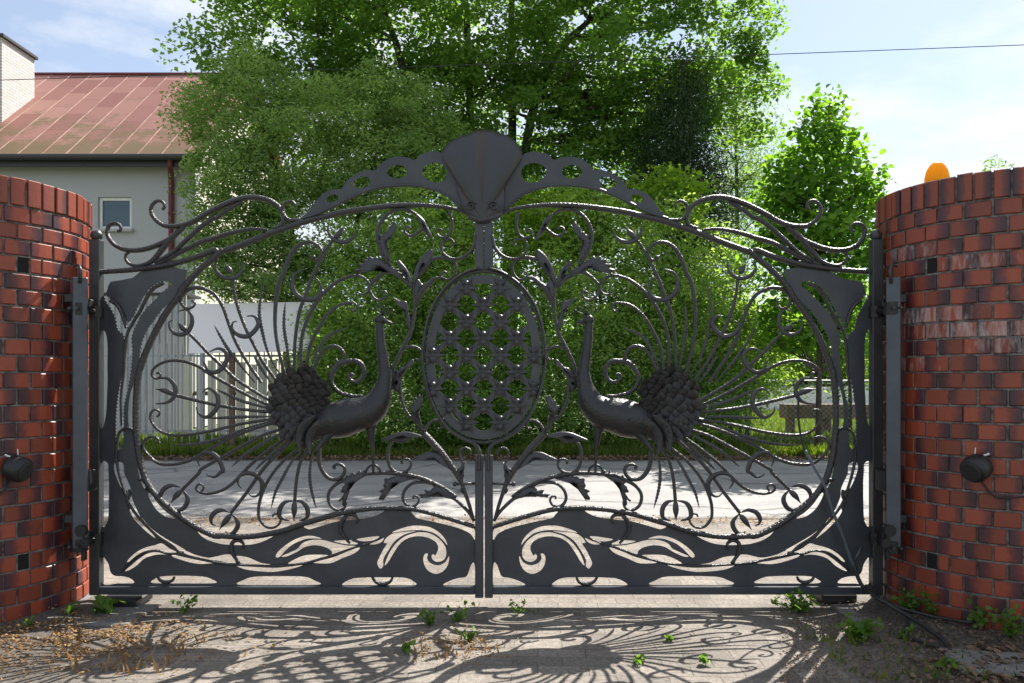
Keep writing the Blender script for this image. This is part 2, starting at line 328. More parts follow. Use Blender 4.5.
def curved_brick(mb, a0, a1, z0, z1, ri, ro, rnd, r2, lime):
    n = 3; b = .0035; vs = []; bu = []
    da = b / ro
    rows = [(ri, 0, 0), (ro-b, 0, 0), (ro, da, b)]
    # grid: columns along the arc with chamfered border
    A = [(a0, 0), (a0, 1), (a0+da, 2)] + [(a0+da+(a1-a0-2*da)*i/n, 2) for i in range(1, n)] + [(a1-da, 2), (a1, 1), (a1, 0)]
    Z = [(z0, 0), (z0, 1), (z0+b, 2), (z1-b, 2), (z1, 1), (z1, 0)]
    rad = {0: ri, 1: ro-b, 2: ro}
    for z, kz in Z:
        for a, ka in A:
            r = rad[min(kz, ka)]; vs.append((r*math.cos(a), r*math.sin(a), z)); bu.append((a-a0)/(a1-a0))
    nA = len(A)
    fs = [(j*nA+i, j*nA+i+1, (j+1)*nA+i+1, (j+1)*nA+i) for j in range(5) for i in range(nA-1)]
    mb.add(vs, fs, bu=bu, rnd=[rnd]*len(vs), rnd2=[r2]*len(vs), lime=[lime]*len(vs))
HIT = {}
def make_pier(cx, cy, label, side, seed):
    rs = random.Random(seed)
    root = thing('brick_pier', (cx, cy, 0), label, 'brick pier', 'round brick piers either side of the gate')
    body = MB(); cap = MB(); core = MB()
    NB, NC = 31, 25; z0 = .035; ch = .0774
    rot0 = rs.random()
    for c in range(NC):
        for i in range(NB):
            pa = 2*math.pi/NB; a0 = (i+.5*(c % 2))*pa + rot0*pa + rs.uniform(-.004,.004); a1 = a0 + pa - .009/RP
            za = z0+c*ch+rs.uniform(-.0012,.0012); zb = za+ch-.0095
            am = ((a0+a1)/2) % (2*math.pi); hit = False
            for (hz, ha) in ((1.70, HA[side]), (.27, HA[side])):
                if za-.002 <= hz < za+ch and abs((am-ha+math.pi) % (2*math.pi) - math.pi) < pa/2 and not HIT.get((side, hz)): hit = True; HIT[(side, hz)] = 1
            lime = 0
            if side > 0 and c in (15, 16, 17, 18, 21, 22): lime = max(0, .16+.10*math.sin(i*.9+c*1.7)+(.10 if c in (17, 18) else 0))
            ro = RP + rs.uniform(-.0015,.0015)
            if hit:
                ah = a0+.05*pa; curved_brick(body, a0+.48*pa, a1, za, zb, RP-.07, ro, rs.random(), rs.random(), lime)
                hb = MB(); curved_brick(hb, a0-.004, a0+.455*pa, za-.004, zb+.004, RP-.05, RP-.0085, 0, 0, 0)
                hb.v = [(x+cx, y+cy, z) for x, y, z in hb.v]; hb.a = {}; hb.build('putlog_hole_shade', M['hole'], root)  # solid plug on the mortar, the hole's shade put into its colour
                continue
            curved_brick(body, a0, a1, za, zb, RP-.07, ro, rs.random(), rs.choice((0,0,1,1,.5,.2,.8)) , lime)
    zt = z0+NC*ch; NS = 49
    for i in range(NS):
        pa = 2*math.pi/NS; a0 = i*pa; a1 = a0+pa-.011/RP
        curved_brick(cap, a0+rs.uniform(-.003,.003), a1, zt+rs.uniform(-.001,.001), zt+.125+rs.uniform(-.003,.003), RP-.11, RP+.004+rs.uniform(-.002,.002), rs.random()*.5+.2, rs.choice((0,1,.5,.5)), 0)
    def disc(mb, r, za, zb, n=72):
        vs = [(r*math.cos(2*math.pi*i/n), r*math.sin(2*math.pi*i/n), z) for z in (za, zb) for i in range(n)]
        mb.add(vs, [(i, (i+1)%n, n+(i+1)%n, n+i) for i in range(n)] + [tuple(range(n, 2*n)), tuple(range(n))[::-1]])
    disc(core, RP-.0095, -.02, zt+.118)
    for mb in (body, cap, core): mb.v = [(x+cx, y+cy, z) for x, y, z in mb.v]
    body.build('brick_courses', M['brick'], root); cap.build('cap_course', M['brick'], root); core.build('mortar_core', M['mortar'], root)
    # narrow concrete footing
    ft = MB(); disc(ft, RP+.03, -.03, .030); ft.v = [(x+cx, y+cy, z) for x, y, z in ft.v]; ft.build('footing', M['conc'], root)
    return root
XG = (484-512)/GS
PRX, PY = 2.485, 4.05; PLX = -2.785
def ang(px, cx, cy):   # angle on the pier where the sight line of this column of the facade meets the bricks
    d = Vector(((px-512)/F, 1)).normalized(); c = Vector((cx, cy)); t = d.dot(c); q = c-d*t; s = t-math.sqrt(max(0, RP*RP-q.length_squared)); p = d*s-c
    return math.atan2(p.y, p.x) % (2*math.pi), d*s
HA = {1: ang(943, PRX, PY)[0], -1: ang(36, PLX, PY)[0]}
make_pier(PRX, PY, 'red brick pier right of the gate with orange beacon on top and pale lime stains', 1, 3)
make_pier(PLX, PY, 'red brick pier left of the gate partly lit by the sun', -1, 5)

# ------------------------------------------------ the gate
TL = {1:(475,190),2:(615,190),3:(755,190),4:(475,280),5:(615,280),6:(755,280),7:(475,370),8:(615,370),9:(755,370),10:(475,420),11:(615,420),12:(755,450),13:(475,505),14:(615,505),15:(755,510)}
TL = {k: (a, b, 6.827) for k, (a, b) in TL.items()}; TL[16] = (475,120,4.876); TL[17] = (680,330,4.88); TL[18] = (360,110,3.596); TL[19] = (400,260,3.418)
class Leaf:
    def __init__(s, side):
        s.side = side; s.root = None
    def g(s, px, py):
        if s.side < 0: px = 484-(px-484)*.989
        return ((px-512)/GS, CH+(HZ-py)/GS)
    def t(s, *a):
        """tile lists: 1, [(x,y)..], 2, [...] -> points in metres"""
        out = []
        for k in range(0, len(a), 2):
            ox, oy, sc = TL[a[k]]; out += [s.g(ox+x/sc, oy+y/sc) for x, y in a[k+1]]
        return out
    def bar(s, name, pts, r=1.3, y=0, n=8, dep=1.0, mat='bar', parent=None, wob=0, bow=0):
        c = crv(pts, .007); m = len(c); rr = [q/GS for q in prof(r, m)]
        if wob: rr = [q*(1+wob*math.sin(i*1.9)) for i, q in enumerate(rr)]
        L = [(p[0], GY+y-bow*math.sin(math.pi*min(1, i/m*.9)), p[1]) for i, p in enumerate(c)]
        b = MB().tube(L, rr, n, dep, up=(0,1,0)); return b.build(name, M[mat], parent or s.root, smooth=True)
    def sheet(s, name, pts, y=0, th=.006, mat='iron', holes=(), parent=None, smooth=True):
        ol = [crv(pts, .008, True) if smooth else pts]+[crv(h, .007, True) for h in holes]
        return plate(name, ol, GY+y, th, M[mat], parent or s.root)
    def leafshape(s, pts, y=-.004, name='acanthus_leaf', parent=None, puff=.012, th=None, mat='iron'):
        """hammered leaf: closed outline pillowed towards the viewer, with a back"""
        c = crv(pts, .006, True); P = np.array(c); cen = P.mean(0); m = len(P)
        b = MB(); vs = []; lev = [(1, 0), (.82, .55), (.55, .9), (.25, 1.0)]
        for fr in (-1, 1):
            for sc, h in lev:
                for p in P:
                    q = cen+(p-cen)*sc; vs.append((q[0], GY+y+fr*puff*(.25+h*.75)*(.5 if fr > 0 else 1), q[1]))
        nl = len(lev); fs = []
        for f_ in range(2):
            o = f_*nl*m
            for l in range(nl-1):
                for i in range(m):
                    q = (o+l*m+i, o+l*m+(i+1)%m, o+(l+1)*m+(i+1)%m, o+(l+1)*m+i); fs.append(q if f_ else q[::-1])
            fs.append(tuple(o+(nl-1)*m+i for i in range(m)))
        for i in range(m): fs.append((i, (i+1)%m, nl*m+(i+1)%m, nl*m+i))
        return b.add(vs, fs).build(name, M[mat], parent or s.root, smooth=True)
    def plume(s, pts, w=1.9, parent=None, y=.008):
        c = crv(pts, .004); m = len(c)
        rr = [q/GS for q in prof([.8,.9,w*.8,w,w*.95,w*.75,.2], m)]
        rr = [q*(1+.16*(1 if (i//2) % 2 else -1)) for i, q in enumerate(rr)]
        L = [(p[0], GY+y, p[1]) for p in c]
        return MB().tube(L, rr, 6, .38, up=(0,1,0)).build('plume', M['iron'], parent or s.root, smooth=False)
    def cres(s, pts, parent, w=2.3, y=-.004):
        w *= 1.3; return s.bar('crescent', pts, [.5, w*.6, w, w*1.05, w, w*.6, .6], y, 8, .55, 'iron', parent)
    def bud(s, pts, parent, w=3.2):
        return s.bar('bud', pts, [.5, w*.8, w, w*.8, .9, .3], -.002, 10, .8, 'iron', parent)
def frame_box(lf, name, x0, x1, y0, y1, d=.045, mat='panel', yo=0, parent=None):
    a = lf.g(x0, y0); b = lf.g(x1, y1)
    return MB().bbox(((a[0]+b[0])/2, GY+yo, (a[1]+b[1])/2), (abs(a[0]-b[0]), d, abs(a[1]-b[1])), .003).build(name, M[mat], parent or lf.root)
RING = (2, [(900,410),(960,460),(1020,510)], 3, [(80,520),(160,600),(230,683)], 6, [(250,110),(340,230),(420,370),(480,500),(515,600)], 9, [(524,10),(540,130),(547,260),(545,400),(530,550)], 12, [(505,120),(470,215),(400,315),(300,405),(180,492),(80,550),(0,583)], 14, [(900,208),(780,214),(650,205),(500,175),(350,125),(200,80),(50,45)], 13, [(880,27),(740,18),(600,22),(500,35),(350,75),(220,115),(130,145)])
HOLES = [
 (13, [(130,165),(200,130),(350,90),(500,55),(565,42),(545,72),(520,92),(400,118),(250,155),(160,195),(125,240)]),
 (13, [(755,38),(880,44),(1000,54)], 14, [(150,88),(300,134),(352,147),(320,166),(290,162),(200,135),(100,110),(0,100)], 13, [(850,85),(790,65)]),
 (14, [(562,208),(650,222),(780,232),(900,226),(1000,206)], 12, [(80,568),(130,552),(110,582),(60,615),(0,635)], 14, [(900,270),(780,275),(680,265),(600,235)]),
 (12, [(285,466),(340,428),(400,370),(455,295),(470,310),(420,400),(350,455)]),
 (12, [(480,272),(474,240),(505,180),(530,95),(540,130),(525,200),(505,250)]),
 (6, [(335,165),(380,205),(430,275),(465,320),(500,390),(520,450),(528,530),(512,545),(490,470),(450,370),(400,270),(350,190)]),
 (9, [(558,90),(585,130),(602,200),(610,300),(606,370),(585,405),(570,440),(556,480),(553,380),(556,200)]),
 # Y-shaped cut with the two inner stems
 (6, [(310,20),(350,8),(400,18),(460,60),(500,110),(540,180),(565,235),(590,272),(612,290),(640,240),(680,190),(720,140),(765,98),(775,112),(760,150),(720,210),(695,270),(680,340),(640,375),(632,450),(640,560),(648,660)], 9, [(655,60),(675,160),(690,300),(692,440),(690,520),(660,540),(645,500),(640,400),(638,250),(610,130),(592,20)], 6, [(585,560),(580,480),(585,390),(560,320),(530,260),(490,200),(430,140),(370,80),(320,40)]),
 (12, [(645,92),(700,88),(704,140),(680,210),(652,262),(622,272),(612,300),(612,340),(592,385),(598,418),(570,468),(530,512),(480,560),(420,604),(440,575),(500,505),(535,435),(562,380),(585,320),(590,265),(615,205),(635,160)]),
 (12, [(512,462),(525,470),(490,510),(400,585),(300,650)], 15, [(300,262),(240,284),(212,275),(350,195),(450,125)]),
 (15, [(262,294),(320,265),(375,230),(420,240),(490,258),(550,288),(600,330),(618,356),(596,350),(540,312),(480,287),(420,276),(370,282),(320,300)]),
 (15, [(332,310),(400,288),(470,297),(530,332),(590,380),(632,418),(600,410),(550,380),(500,335),(440,312),(380,305)]),
 (15, [(0,318),(60,326),(150,305),(205,282),(225,294),(150,322),(60,342),(0,346)], 14, [(930,385),(870,397),(822,400),(850,345),(900,340)]),
 (15, [(0,358),(80,352),(200,328),(300,306),(298,322),(200,355),(120,370),(50,367)], 14, [(935,396)]),
 (14, [(580,408),(650,395),(740,358),(820,350),(800,380),(780,400),(700,410)]),
 (14, [(360,410),(450,422),(560,430),(700,422),(820,410),(760,440),(650,455),(560,458),(470,445),(400,427)]),
 (14, [(180,345),(260,340),(340,345),(410,370),(460,403),(400,405),(320,385),(250,365)]),
 (13, [(925,285)], 14, [(0,280),(70,275),(140,260),(220,240),(300,241),(360,262),(395,300),(440,322),(505,352),(470,352),(400,322),(340,287),(270,276),(200,290),(160,315),(150,338),(80,312),(20,292)]),
 (14, [(228,231),(290,212),(350,215),(420,240),(490,285),(537,330),(545,356),(520,356),(480,314),(430,272),(380,248),(320,230)]),
 (13, [(918,292),(960,300)], 14, [(0,300),(60,322),(130,352),(200,372),(290,393),(230,401),(160,397),(90,367),(0,330)]),
 (13, [(935,262),(980,245)], 14, [(0,242),(60,241),(142,247),(100,262),(40,270),(-20,270)]),
 (13, [(752,226),(800,247),(858,266),(820,271),(775,257)]),
 (13, [(785,215),(850,219),(942,235),(900,249),(840,246),(800,231)]),
 (13, [(697,190),(640,163),(560,143),(490,143),(430,155),(370,190),(330,235),(316,275),(345,242),(400,197),(470,176),(530,173),(600,178)]),
 (13, [(545,194),(500,187),(430,197),(367,237),(333,280),(322,320),(327,358),(350,383),(388,390),(418,372),(424,345),(412,335),(400,347),(384,320),(378,290),(395,255),(440,228),(500,215),(560,220),(610,240),(650,275),(690,335),(720,385),(748,415),(735,370),(708,315),(668,262),(610,217)]),
 (13, [(530,180),(600,184),(660,190),(700,200),(738,228),(755,260),(732,264),(760,310),(790,370),(800,402),(780,436),(758,418),(756,370),(718,303),(678,248),(620,207),(570,190)]),
 (13, [(303,350),(330,392),(380,412),(432,397),(455,365),(448,335),(470,335),(482,370),(470,420),(440,455),(390,472),(340,450),(310,405)]),
 (13, [(128,400),(150,410),(165,450),(185,490),(240,500),(300,520),(342,548),(235,551),(128,551)]),
 (13, [(537,549),(560,515),(610,498),(690,495),(840,495),(950,500)], 14, [(0,500),(50,518),(86,547),(0,549)], 13, [(740,550)]),
 (14, [(245,545),(280,515),(340,492),(450,487),(600,487),(700,492),(760,510),(803,545),(520,549)]),
 (15, [(5,500),(40,470),(100,455),(250,450),(380,455),(430,475),(440,500),(220,503)]),
 (15, [(570,500),(590,470),(640,455),(700,450),(730,425),(745,370),(775,325),(784,330),(784,500),(680,503)]),
 (12, [(750,92),(788,90),(790,300),(786,520),(775,528),(755,498),(745,450),(741,250),(745,150)]),
 (6, [(786,348),(762,368),(751,450),(752,600)], 9, [(750,60),(755,180),(762,300),(786,390),(789,200)], 6, [(789,500)]),
]
OUT = (3, [(200,545),(330,520),(450,540),(530,560),(575,598),(650,613),(730,625),(752,665)], 6, [(748,50),(762,95),(800,118),(800,400)], 9, [(800,300)], 12, [(800,300)], 15, [(800,300),(800,535),(500,535)], 14, [(900,572),(300,572)], 13, [(800,572),(300,572),(108,575),(108,400),(112,150)])
SCROLLS = [  # (points, radius profile)
 ((1, [(300,150),(285,200),(285,260),(305,310),(340,328),(375,315),(388,290),(375,268),(355,270),(350,285)]), [1.5,1.3,.8]),
 ((1, [(116,310),(130,380),(165,430),(220,465),(280,470),(330,445),(355,400),(350,360),(325,335),(290,335),(270,360),(285,385)]), [1.6,1.3,.9]),
 ((1, [(430,475),(360,460),(300,466),(265,490),(255,540),(275,590),(310,612),(350,595),(355,570),(335,555),(315,570)]), [1.8,1.3,.8]),
 ((1, [(350,598),(400,605),(440,640)], 4, [(480,60),(520,140)]), [1,2,3,2]),
 ((1, [(530,165),(590,135),(660,135),(720,160),(770,215),(795,280),(795,340),(780,400),(760,450),(710,510)]), [1.2,1.4,1.8,1.6]),
 ((1, [(480,260),(515,290),(550,312),(585,310),(608,285),(600,258),(575,252),(562,270)]), [1.5,1.2,.9]),
 ((1, [(560,660),(640,590),(700,562),(760,570),(810,610),(850,660)], 4, [(842,90),(815,125),(780,138),(742,120),(730,95),(750,75),(770,90)]), [2,1.6,1.2,.8]),
 ((1, [(552,640)], 4, [(545,60),(540,130),(540,200),(550,280),(575,370),(610,440),(645,510),(675,580),(685,640)], 7, [(680,60)]), [1.4,1.6,1.8,1.6]),
 ((4, [(610,470),(590,458),(540,455),(500,480),(490,520),(510,545),(535,540)]), [1.4,1.2,.8]),
 ((7, [(645,0),(640,100),(635,180),(615,250),(580,310),(540,345)]), [1.8,1.5,1.2]),
 ((7, [(470,440),(465,405),(440,365),(400,342),(365,348),(350,372),(362,400),(385,398)]), [1.5,1.2,.8]),
 ((10, [(690,140),(720,190),(725,260),(710,320),(670,355),(620,360),(580,335),(565,300),(580,270),(615,268),(635,290),(620,298)]), [1.2,1.6,1.4,1]),
 ((10, [(475,95),(420,150),(350,230),(290,310),(250,370),(215,430),(190,500),(160,590),(138,670)]), [3,3,2.6,1.8,1.4]),
 ((10, [(130,690),(160,640),(200,595),(270,535),(340,515),(420,515)]), [1.4,1.6,1.5]),
 ((10, [(255,520),(330,470),(420,425),(500,395),(600,372),(700,362),(780,362),(870,368),(960,378)], 11, [(60,405),(130,442),(172,490),(180,540),(160,590),(110,617),(70,600),(58,560),(78,535),(105,553)]), [1.2,2,2,1.8,1.7,1.4,1]),
 ((10, [(390,460),(430,430),(500,425),(560,435),(605,475),(622,530),(605,572),(570,590),(530,580),(512,550),(525,522),(550,522),(550,540)]), [1.3,1.5,1.4,.9]),
 ((11, [(245,165),(245,270),(225,340),(180,395),(120,405),(80,380),(65,340),(85,310),(120,302),(148,322),(130,332)]), [1.8,2,1.8,1.2]),
 ((10, [(150,240),(160,200),(200,190),(228,215),(222,260),(205,300)]), [.9,1,1]),
 # crest scrolls above the arch bar
 ((2, [(560,262),(505,240),(490,190),(510,130),(560,85),(630,58),(720,50),(820,70),(920,110),(1020,160)], 3, [(170,220),(260,245),(350,245),(410,210),(445,160),(445,110),(410,75),(370,80),(355,110),(370,135)]), [1.6,2.2,2.4,2.4,2.2,1.8,1.2]),
 ((2, [(780,85),(880,140),(960,200)], 3, [(0,185),(100,250),(200,340),(300,430),(420,495)]), [1.4,2.0,2.0,1.4]),
 ((3, [(220,250),(300,320),(380,365),(480,400),(570,412),(650,400),(715,360),(750,300),(740,245),(700,225),(665,240),(658,272),(680,282)]), [2,2.3,2.2,1.8,1.2]),
 ((3, [(250,270),(330,350),(400,440),(450,490),(520,515),(580,512),(620,480),(622,440),(600,428)]), [2,2.6,2.2,1.6,1.1]),
 ((2, [(600,272),(700,265),(800,280),(900,305)], 3, [(0,325),(100,352),(200,400),(260,430),(350,480),(420,505)]), [1.2,2,2.2,1.6]),
 ((2, [(360,205),(440,205),(480,180),(495,130),(480,90),(440,75),(410,95),(420,115)]), [1.6,1.5,1]),
 # curls riveted on the sheet and its stems
 ((13, [(945,125),(932,90),(960,65),(1000,65)], 14, [(60,80),(90,120),(95,170),(70,215),(30,262)]), [.9,1.8,2,1.6,1]),
 ((14, [(772,300),(765,265),(800,240),(840,255),(850,300),(830,350),(795,392)]), [.9,1.8,1.8,1]),
 ((12, [(485,275),(478,240),(510,203),(535,205)]), [1,1.5,1.2]),
 ((9, [(556,470),(570,415),(600,396),(640,405),(670,440),(682,520),(685,600)], 12, [(668,150),(640,250),(600,360),(540,450),(480,515),(400,590),(300,655)], 15, [(240,298),(150,325),(60,344)], 14, [(930,395),(820,405),(700,412),(560,415),(420,407),(300,388),(160,345),(60,310)], 13, [(920,278),(860,262),(780,228)]), [1.2,1.2,1.1,1.1,1.1,1.1,1.0,.8]),
 ((12, [(590,400),(610,360),(596,310),(600,270)]), [1.1,1.2]),
 ((15, [(250,295),(330,298),(400,278),(480,286),(540,315),(600,365),(645,415)]), [.9,1.1,1.1,.7]),
 ((6, [(360,22),(430,60),(480,130),(520,210),(570,290),(610,370),(625,480),(632,600)], 9, [(640,60),(655,200),(652,380)]), [1.6,1.3,1.1,.8]),
 ((6, [(722,140),(680,170),(650,220),(628,290),(618,330)]), [1.9,1.7,1.2]),
 ((13, [(692,490),(710,525),(760,540),(810,525),(835,490)]), [1,1.8,1]),
 ((15, [(285,455),(300,480),(340,493),(385,478),(400,455)]), [1,1.8,1]),
]
LEAVES = [
 (1, [(413,355),(420,310),(450,255),(475,205),(530,160),(520,200),(495,245),(480,280),(450,310)]),
 (1, [(655,240),(690,230),(715,262),(745,295),(780,310),(788,370),(770,430),(740,480),(700,515),(722,460),(730,400),(720,330),(700,285)]),
 (1, [(422,405),(460,425),(500,470),(530,530),(550,600),(552,660),(525,620),(480,570),(435,505),(415,450)]),
 (1, [(650,478),(660,505),(625,560),(590,625),(552,668),(568,590),(600,530)]),
 (1, [(700,520),(750,492),(800,460),(865,465),(920,515),(948,560),(930,572),(880,530),(800,520),(740,540),(650,590),(600,625),(640,560)]),
 (4, [(385,-10),(430,5),(480,30),(520,-10),(545,50),(543,140),(530,190),(500,140),(460,70)]),
 (4, [(692,118),(640,140),(595,150),(582,230),(565,300),(562,350),(590,330),(602,250),(632,190)]),
 (4, [(535,555),(570,552),(600,585),(640,605),(680,640),(690,720),(650,700),(620,660),(590,610)]),
 (7, [(640,20),(700,60),(690,130),(655,150),(638,100)]),
 (7, [(490,170),(525,195),(562,235),(572,270),(548,310),(590,315),(540,350),(520,390),(475,438),(498,340),(508,260),(485,210)]),
 (7, [(485,452),(540,430),(600,420),(660,428),(720,452),(775,480),(700,482),(650,497),(600,492),(560,465)]),
 (10, [(275,345),(330,255),(390,220),(450,218),(500,238),(565,272),(500,275),(420,268),(350,295),(300,330)]),
 (10, [(192,285),(212,300),(250,350),(240,395),(205,410),(198,350)]),
 (10, [(200,440),(225,470),(222,492),(195,510),(180,500)]),
 (10, [(255,545),(268,508),(300,490),(325,462),(400,448),(420,475),(465,478),(470,497),(502,508),(505,530),(420,522),(340,526)]),
 (10, [(540,398),(600,380),(655,372),(690,390),(735,400),(755,430),(745,458),(772,478),(775,520),(760,555),(742,500),(700,450),(640,412)]),
 (10, [(862,368),(890,348),(950,362),(1010,385),(1040,420),(1020,440),(1048,475),(1030,500),(1045,540),(1018,575),(1003,510),(965,445),(910,398)]),
]
# tail feathers: (rod points, radius, crescent points or None, end-ring list, bud)
RODS = [
 ((7, [(900,178),(960,178),(1020,165)], 8, [(80,165),(135,125),(160,75),(150,20)], 5, [(110,575),(50,555),(0,553)], 4, [(960,548),(910,570),(888,620)], 7, [(888,20),(905,60),(940,82),(980,70),(997,40),(975,25),(960,38)]), [1.6,2,2.5,2.2,1.2], None, None, None),
 ((5, [(285,620),(270,580),(240,520),(200,470),(150,450),(100,465),(70,510),(80,550),(110,560),(130,540)]), [1.5,1.6,1.6,1], None, None, None),
 ((5, [(330,620),(325,560),(310,460),(260,350),(190,240),(100,170),(20,155)], 4, [(960,155),(935,185),(950,212),(978,205),(970,185)]), [1.5,1.6,1.4,.9], None, None, None),
 ((5, [(368,620),(365,580),(370,480),(360,380),(330,280),(280,180),(230,110),(170,50),(100,0)], 1, [(1020,600),(970,585),(920,587),(872,615)], 4, [(850,50),(870,88),(905,100),(935,80)]), [1.5,1.6,1.7,1.5,1], None, None, None),
 ((5, [(418,620),(415,560),(408,400),(380,220),(340,110),(300,0)], 2, [(250,510),(210,430),(150,340)]), [1.5,1.6,1.7,1.3], (5, [(330,-75),(380,-60),(415,-30),(428,30),(412,85),(370,122),(320,136),(262,122),(230,75),(235,25),(265,-15)]), (2, [(-12,262),(0,315),(45,350),(100,355),(150,330),(182,280),(176,228)]), (2, [(140,335),(95,285),(75,250)])),
 ((5, [(480,650),(500,570),(530,450),(548,300),(540,120),(515,0)], 2, [(490,570),(450,460),(390,380),(315,355),(250,380),(225,430),(250,475),(290,475)]), [1.5,1.6,2,1.8,1.2], None, None, (2, [(270,470),(295,455),(305,445)])),
 ((5, [(530,700),(630,560),(700,430),(750,330),(800,200),(830,80)], 2, [(838,600)]), [1.5,1.6,1.6,1.4], (5, [(742,247),(690,250),(663,300),(690,350),(740,385),(800,375),(842,330),(835,288),(808,284)]), (2, [(768,490),(775,550),(820,595),(880,602),(930,580),(960,530),(945,478)]), (2, [(848,575),(875,530),(895,500)])),
 ((5, [(640,700),(740,560),(820,420),(870,290),(910,180),(960,105)], 6, [(60,70),(120,52),(180,62),(225,95),(245,140),(225,180),(190,195),(155,180),(145,155),(170,142)]), [1.5,1.6,1.6,1.8,1], None, None, None),
 ((8, [(540,230),(580,210),(800,75)], 5, [(900,600),(1020,490)], 6, [(90,460),(180,370)]), [1.4,1.6,1.5], (5, [(1000,492),(940,468),(890,490),(878,540),(910,600),(960,630),(1010,615)], 6, [(70,585),(90,543)]), (6, [(255,215),(205,203),(168,240),(163,295),(188,350),(230,373),(282,366),(315,330),(322,290),(298,275)]), (6, [(200,350),(240,315),(262,285)])),
 ((8, [(540,262),(580,245),(760,160),(1010,20)], 6, [(100,600),(200,560),(300,550),(380,570),(435,612),(440,655),(410,675),(382,655),(395,632),(412,640)]), [1.4,1.6,1.6,1], None, None, None),
 ((17, [(60,405),(90,402),(250,385),(400,358),(565,318)]), [1.4,1.7,1.8], (17, [(432,305),(402,285),(365,308),(353,350),(370,395),(410,425),(450,407),(462,375)]), (17, [(660,238),(605,236),(572,265),(564,300),(578,335),(610,355),(662,360)]), (17, [(565,318),(610,298),(665,288)])),
 ((17, [(60,430),(90,435),(250,460),(400,495),(520,512),(600,510),(660,480),(690,430),(680,395),(655,390),(643,408),(658,424)]), [1.4,1.5,1.5,1], None, None, None),
 ((17, [(50,445),(75,452),(200,490),(350,555),(480,630),(570,655),(650,650),(710,600),(727,560),(700,525),(660,525),(645,555)]), [1.4,1.6,1.6,1.2], None, None, None),
 ((17, [(40,475),(65,490),(150,520),(280,590),(440,680)], 12, [(110,150),(232,270)]), [1.4,1.6,1.6], (17, [(445,665),(455,625),(425,597),(380,605),(345,640),(328,690)], 11, [(920,355),(960,388),(1005,380),(1018,365)]), None, (12, [(232,270),(280,320),(312,365)])),
 ((11, [(430,85),(460,110),(600,210),(720,310),(850,440),(940,490),(1020,505)], 12, [(60,300),(110,290),(137,265),(125,238),(100,235),(83,258),(98,280)]), [1.4,1.6,1.5,1], None, None, None),
 ((11, [(400,110),(540,240),(640,350),(740,490),(852,635)]), [1.4,1.7,1.7,1.6], (11, [(728,498),(712,518),(680,521),(646,492),(634,442),(648,402),(690,370),(740,361),(790,382),(803,430),(778,467)]), None, (14, [(850,60),(885,105),(932,168)])),
 ((11, [(350,150),(380,190),(470,260),(560,360),(620,460),(655,560),(662,640)], 14, [(650,105),(610,148),(560,155),(520,130),(508,90),(530,62),(560,65),(565,80)]), [1.4,1.5,1.6,1.3,.9], None, None, None),
 ((11, [(290,160),(360,260),(395,380),(412,548)]), [1.4,1.6,1.6], None, None, (11, [(412,545),(414,600),(417,690)])),
]
TWIN = {13: [(12, [(232,272),(200,310),(194,350),(220,395),(260,410),(292,390)]), (12, [(245,253),(300,240),(350,260),(377,300),(370,335),(345,352)])],
        15: [(14, [(848,60),(810,100),(803,140),(830,185),(870,197),(888,178)]), (14, [(860,50),(910,33),(962,50),(988,92),(980,130),(955,137)])],
        17: [(11, [(410,550),(360,558),(325,600),(323,655)], 14, [(345,95),(380,106)]), (11, [(420,550),(480,562),(512,605),(516,655)], 14, [(490,95),(447,106)])]}
PLUMES = [(5, [(310,640),(295,580),(250,470),(180,380),(60,325)]), (5, [(435,640),(470,450),(490,300),(480,150)]), (5, [(500,670),(590,520),(640,350),(660,200),(630,15)]),
 (5, [(580,700),(650,600),(700,512)]), (5, [(690,700),(800,570),(890,450),(972,308)]), (8, [(540,275),(770,215),(960,130)]), (17, [(70,422),(250,425),(405,432)]),
 (17, [(70,440),(200,475),(350,530),(480,558),(592,562)]), (11, [(450,60),(620,150),(750,230),(852,322)]), (11, [(400,100),(560,220),(692,345)]), (11, [(330,170),(430,280),(500,400),(550,500),(578,605)]), (11, [(275,170),(305,300),(310,400),(295,500),(266,605)])]
SPINE = [(4,(775,268),24),(4,(772,310),27),(4,(770,350),29),(4,(766,420),31),(4,(758,480),34),(4,(745,560),38),(4,(737,620),42),(7,(735,40),47),(7,(745,110),56),(7,(768,180),76),(7,(808,245),98),(7,(875,290),112),(7,(970,312),124),(8,(60,326),130),(8,(140,350),120),(8,(215,385),92),(8,(270,430),60),(8,(310,480),34),(8,(335,530),12)]

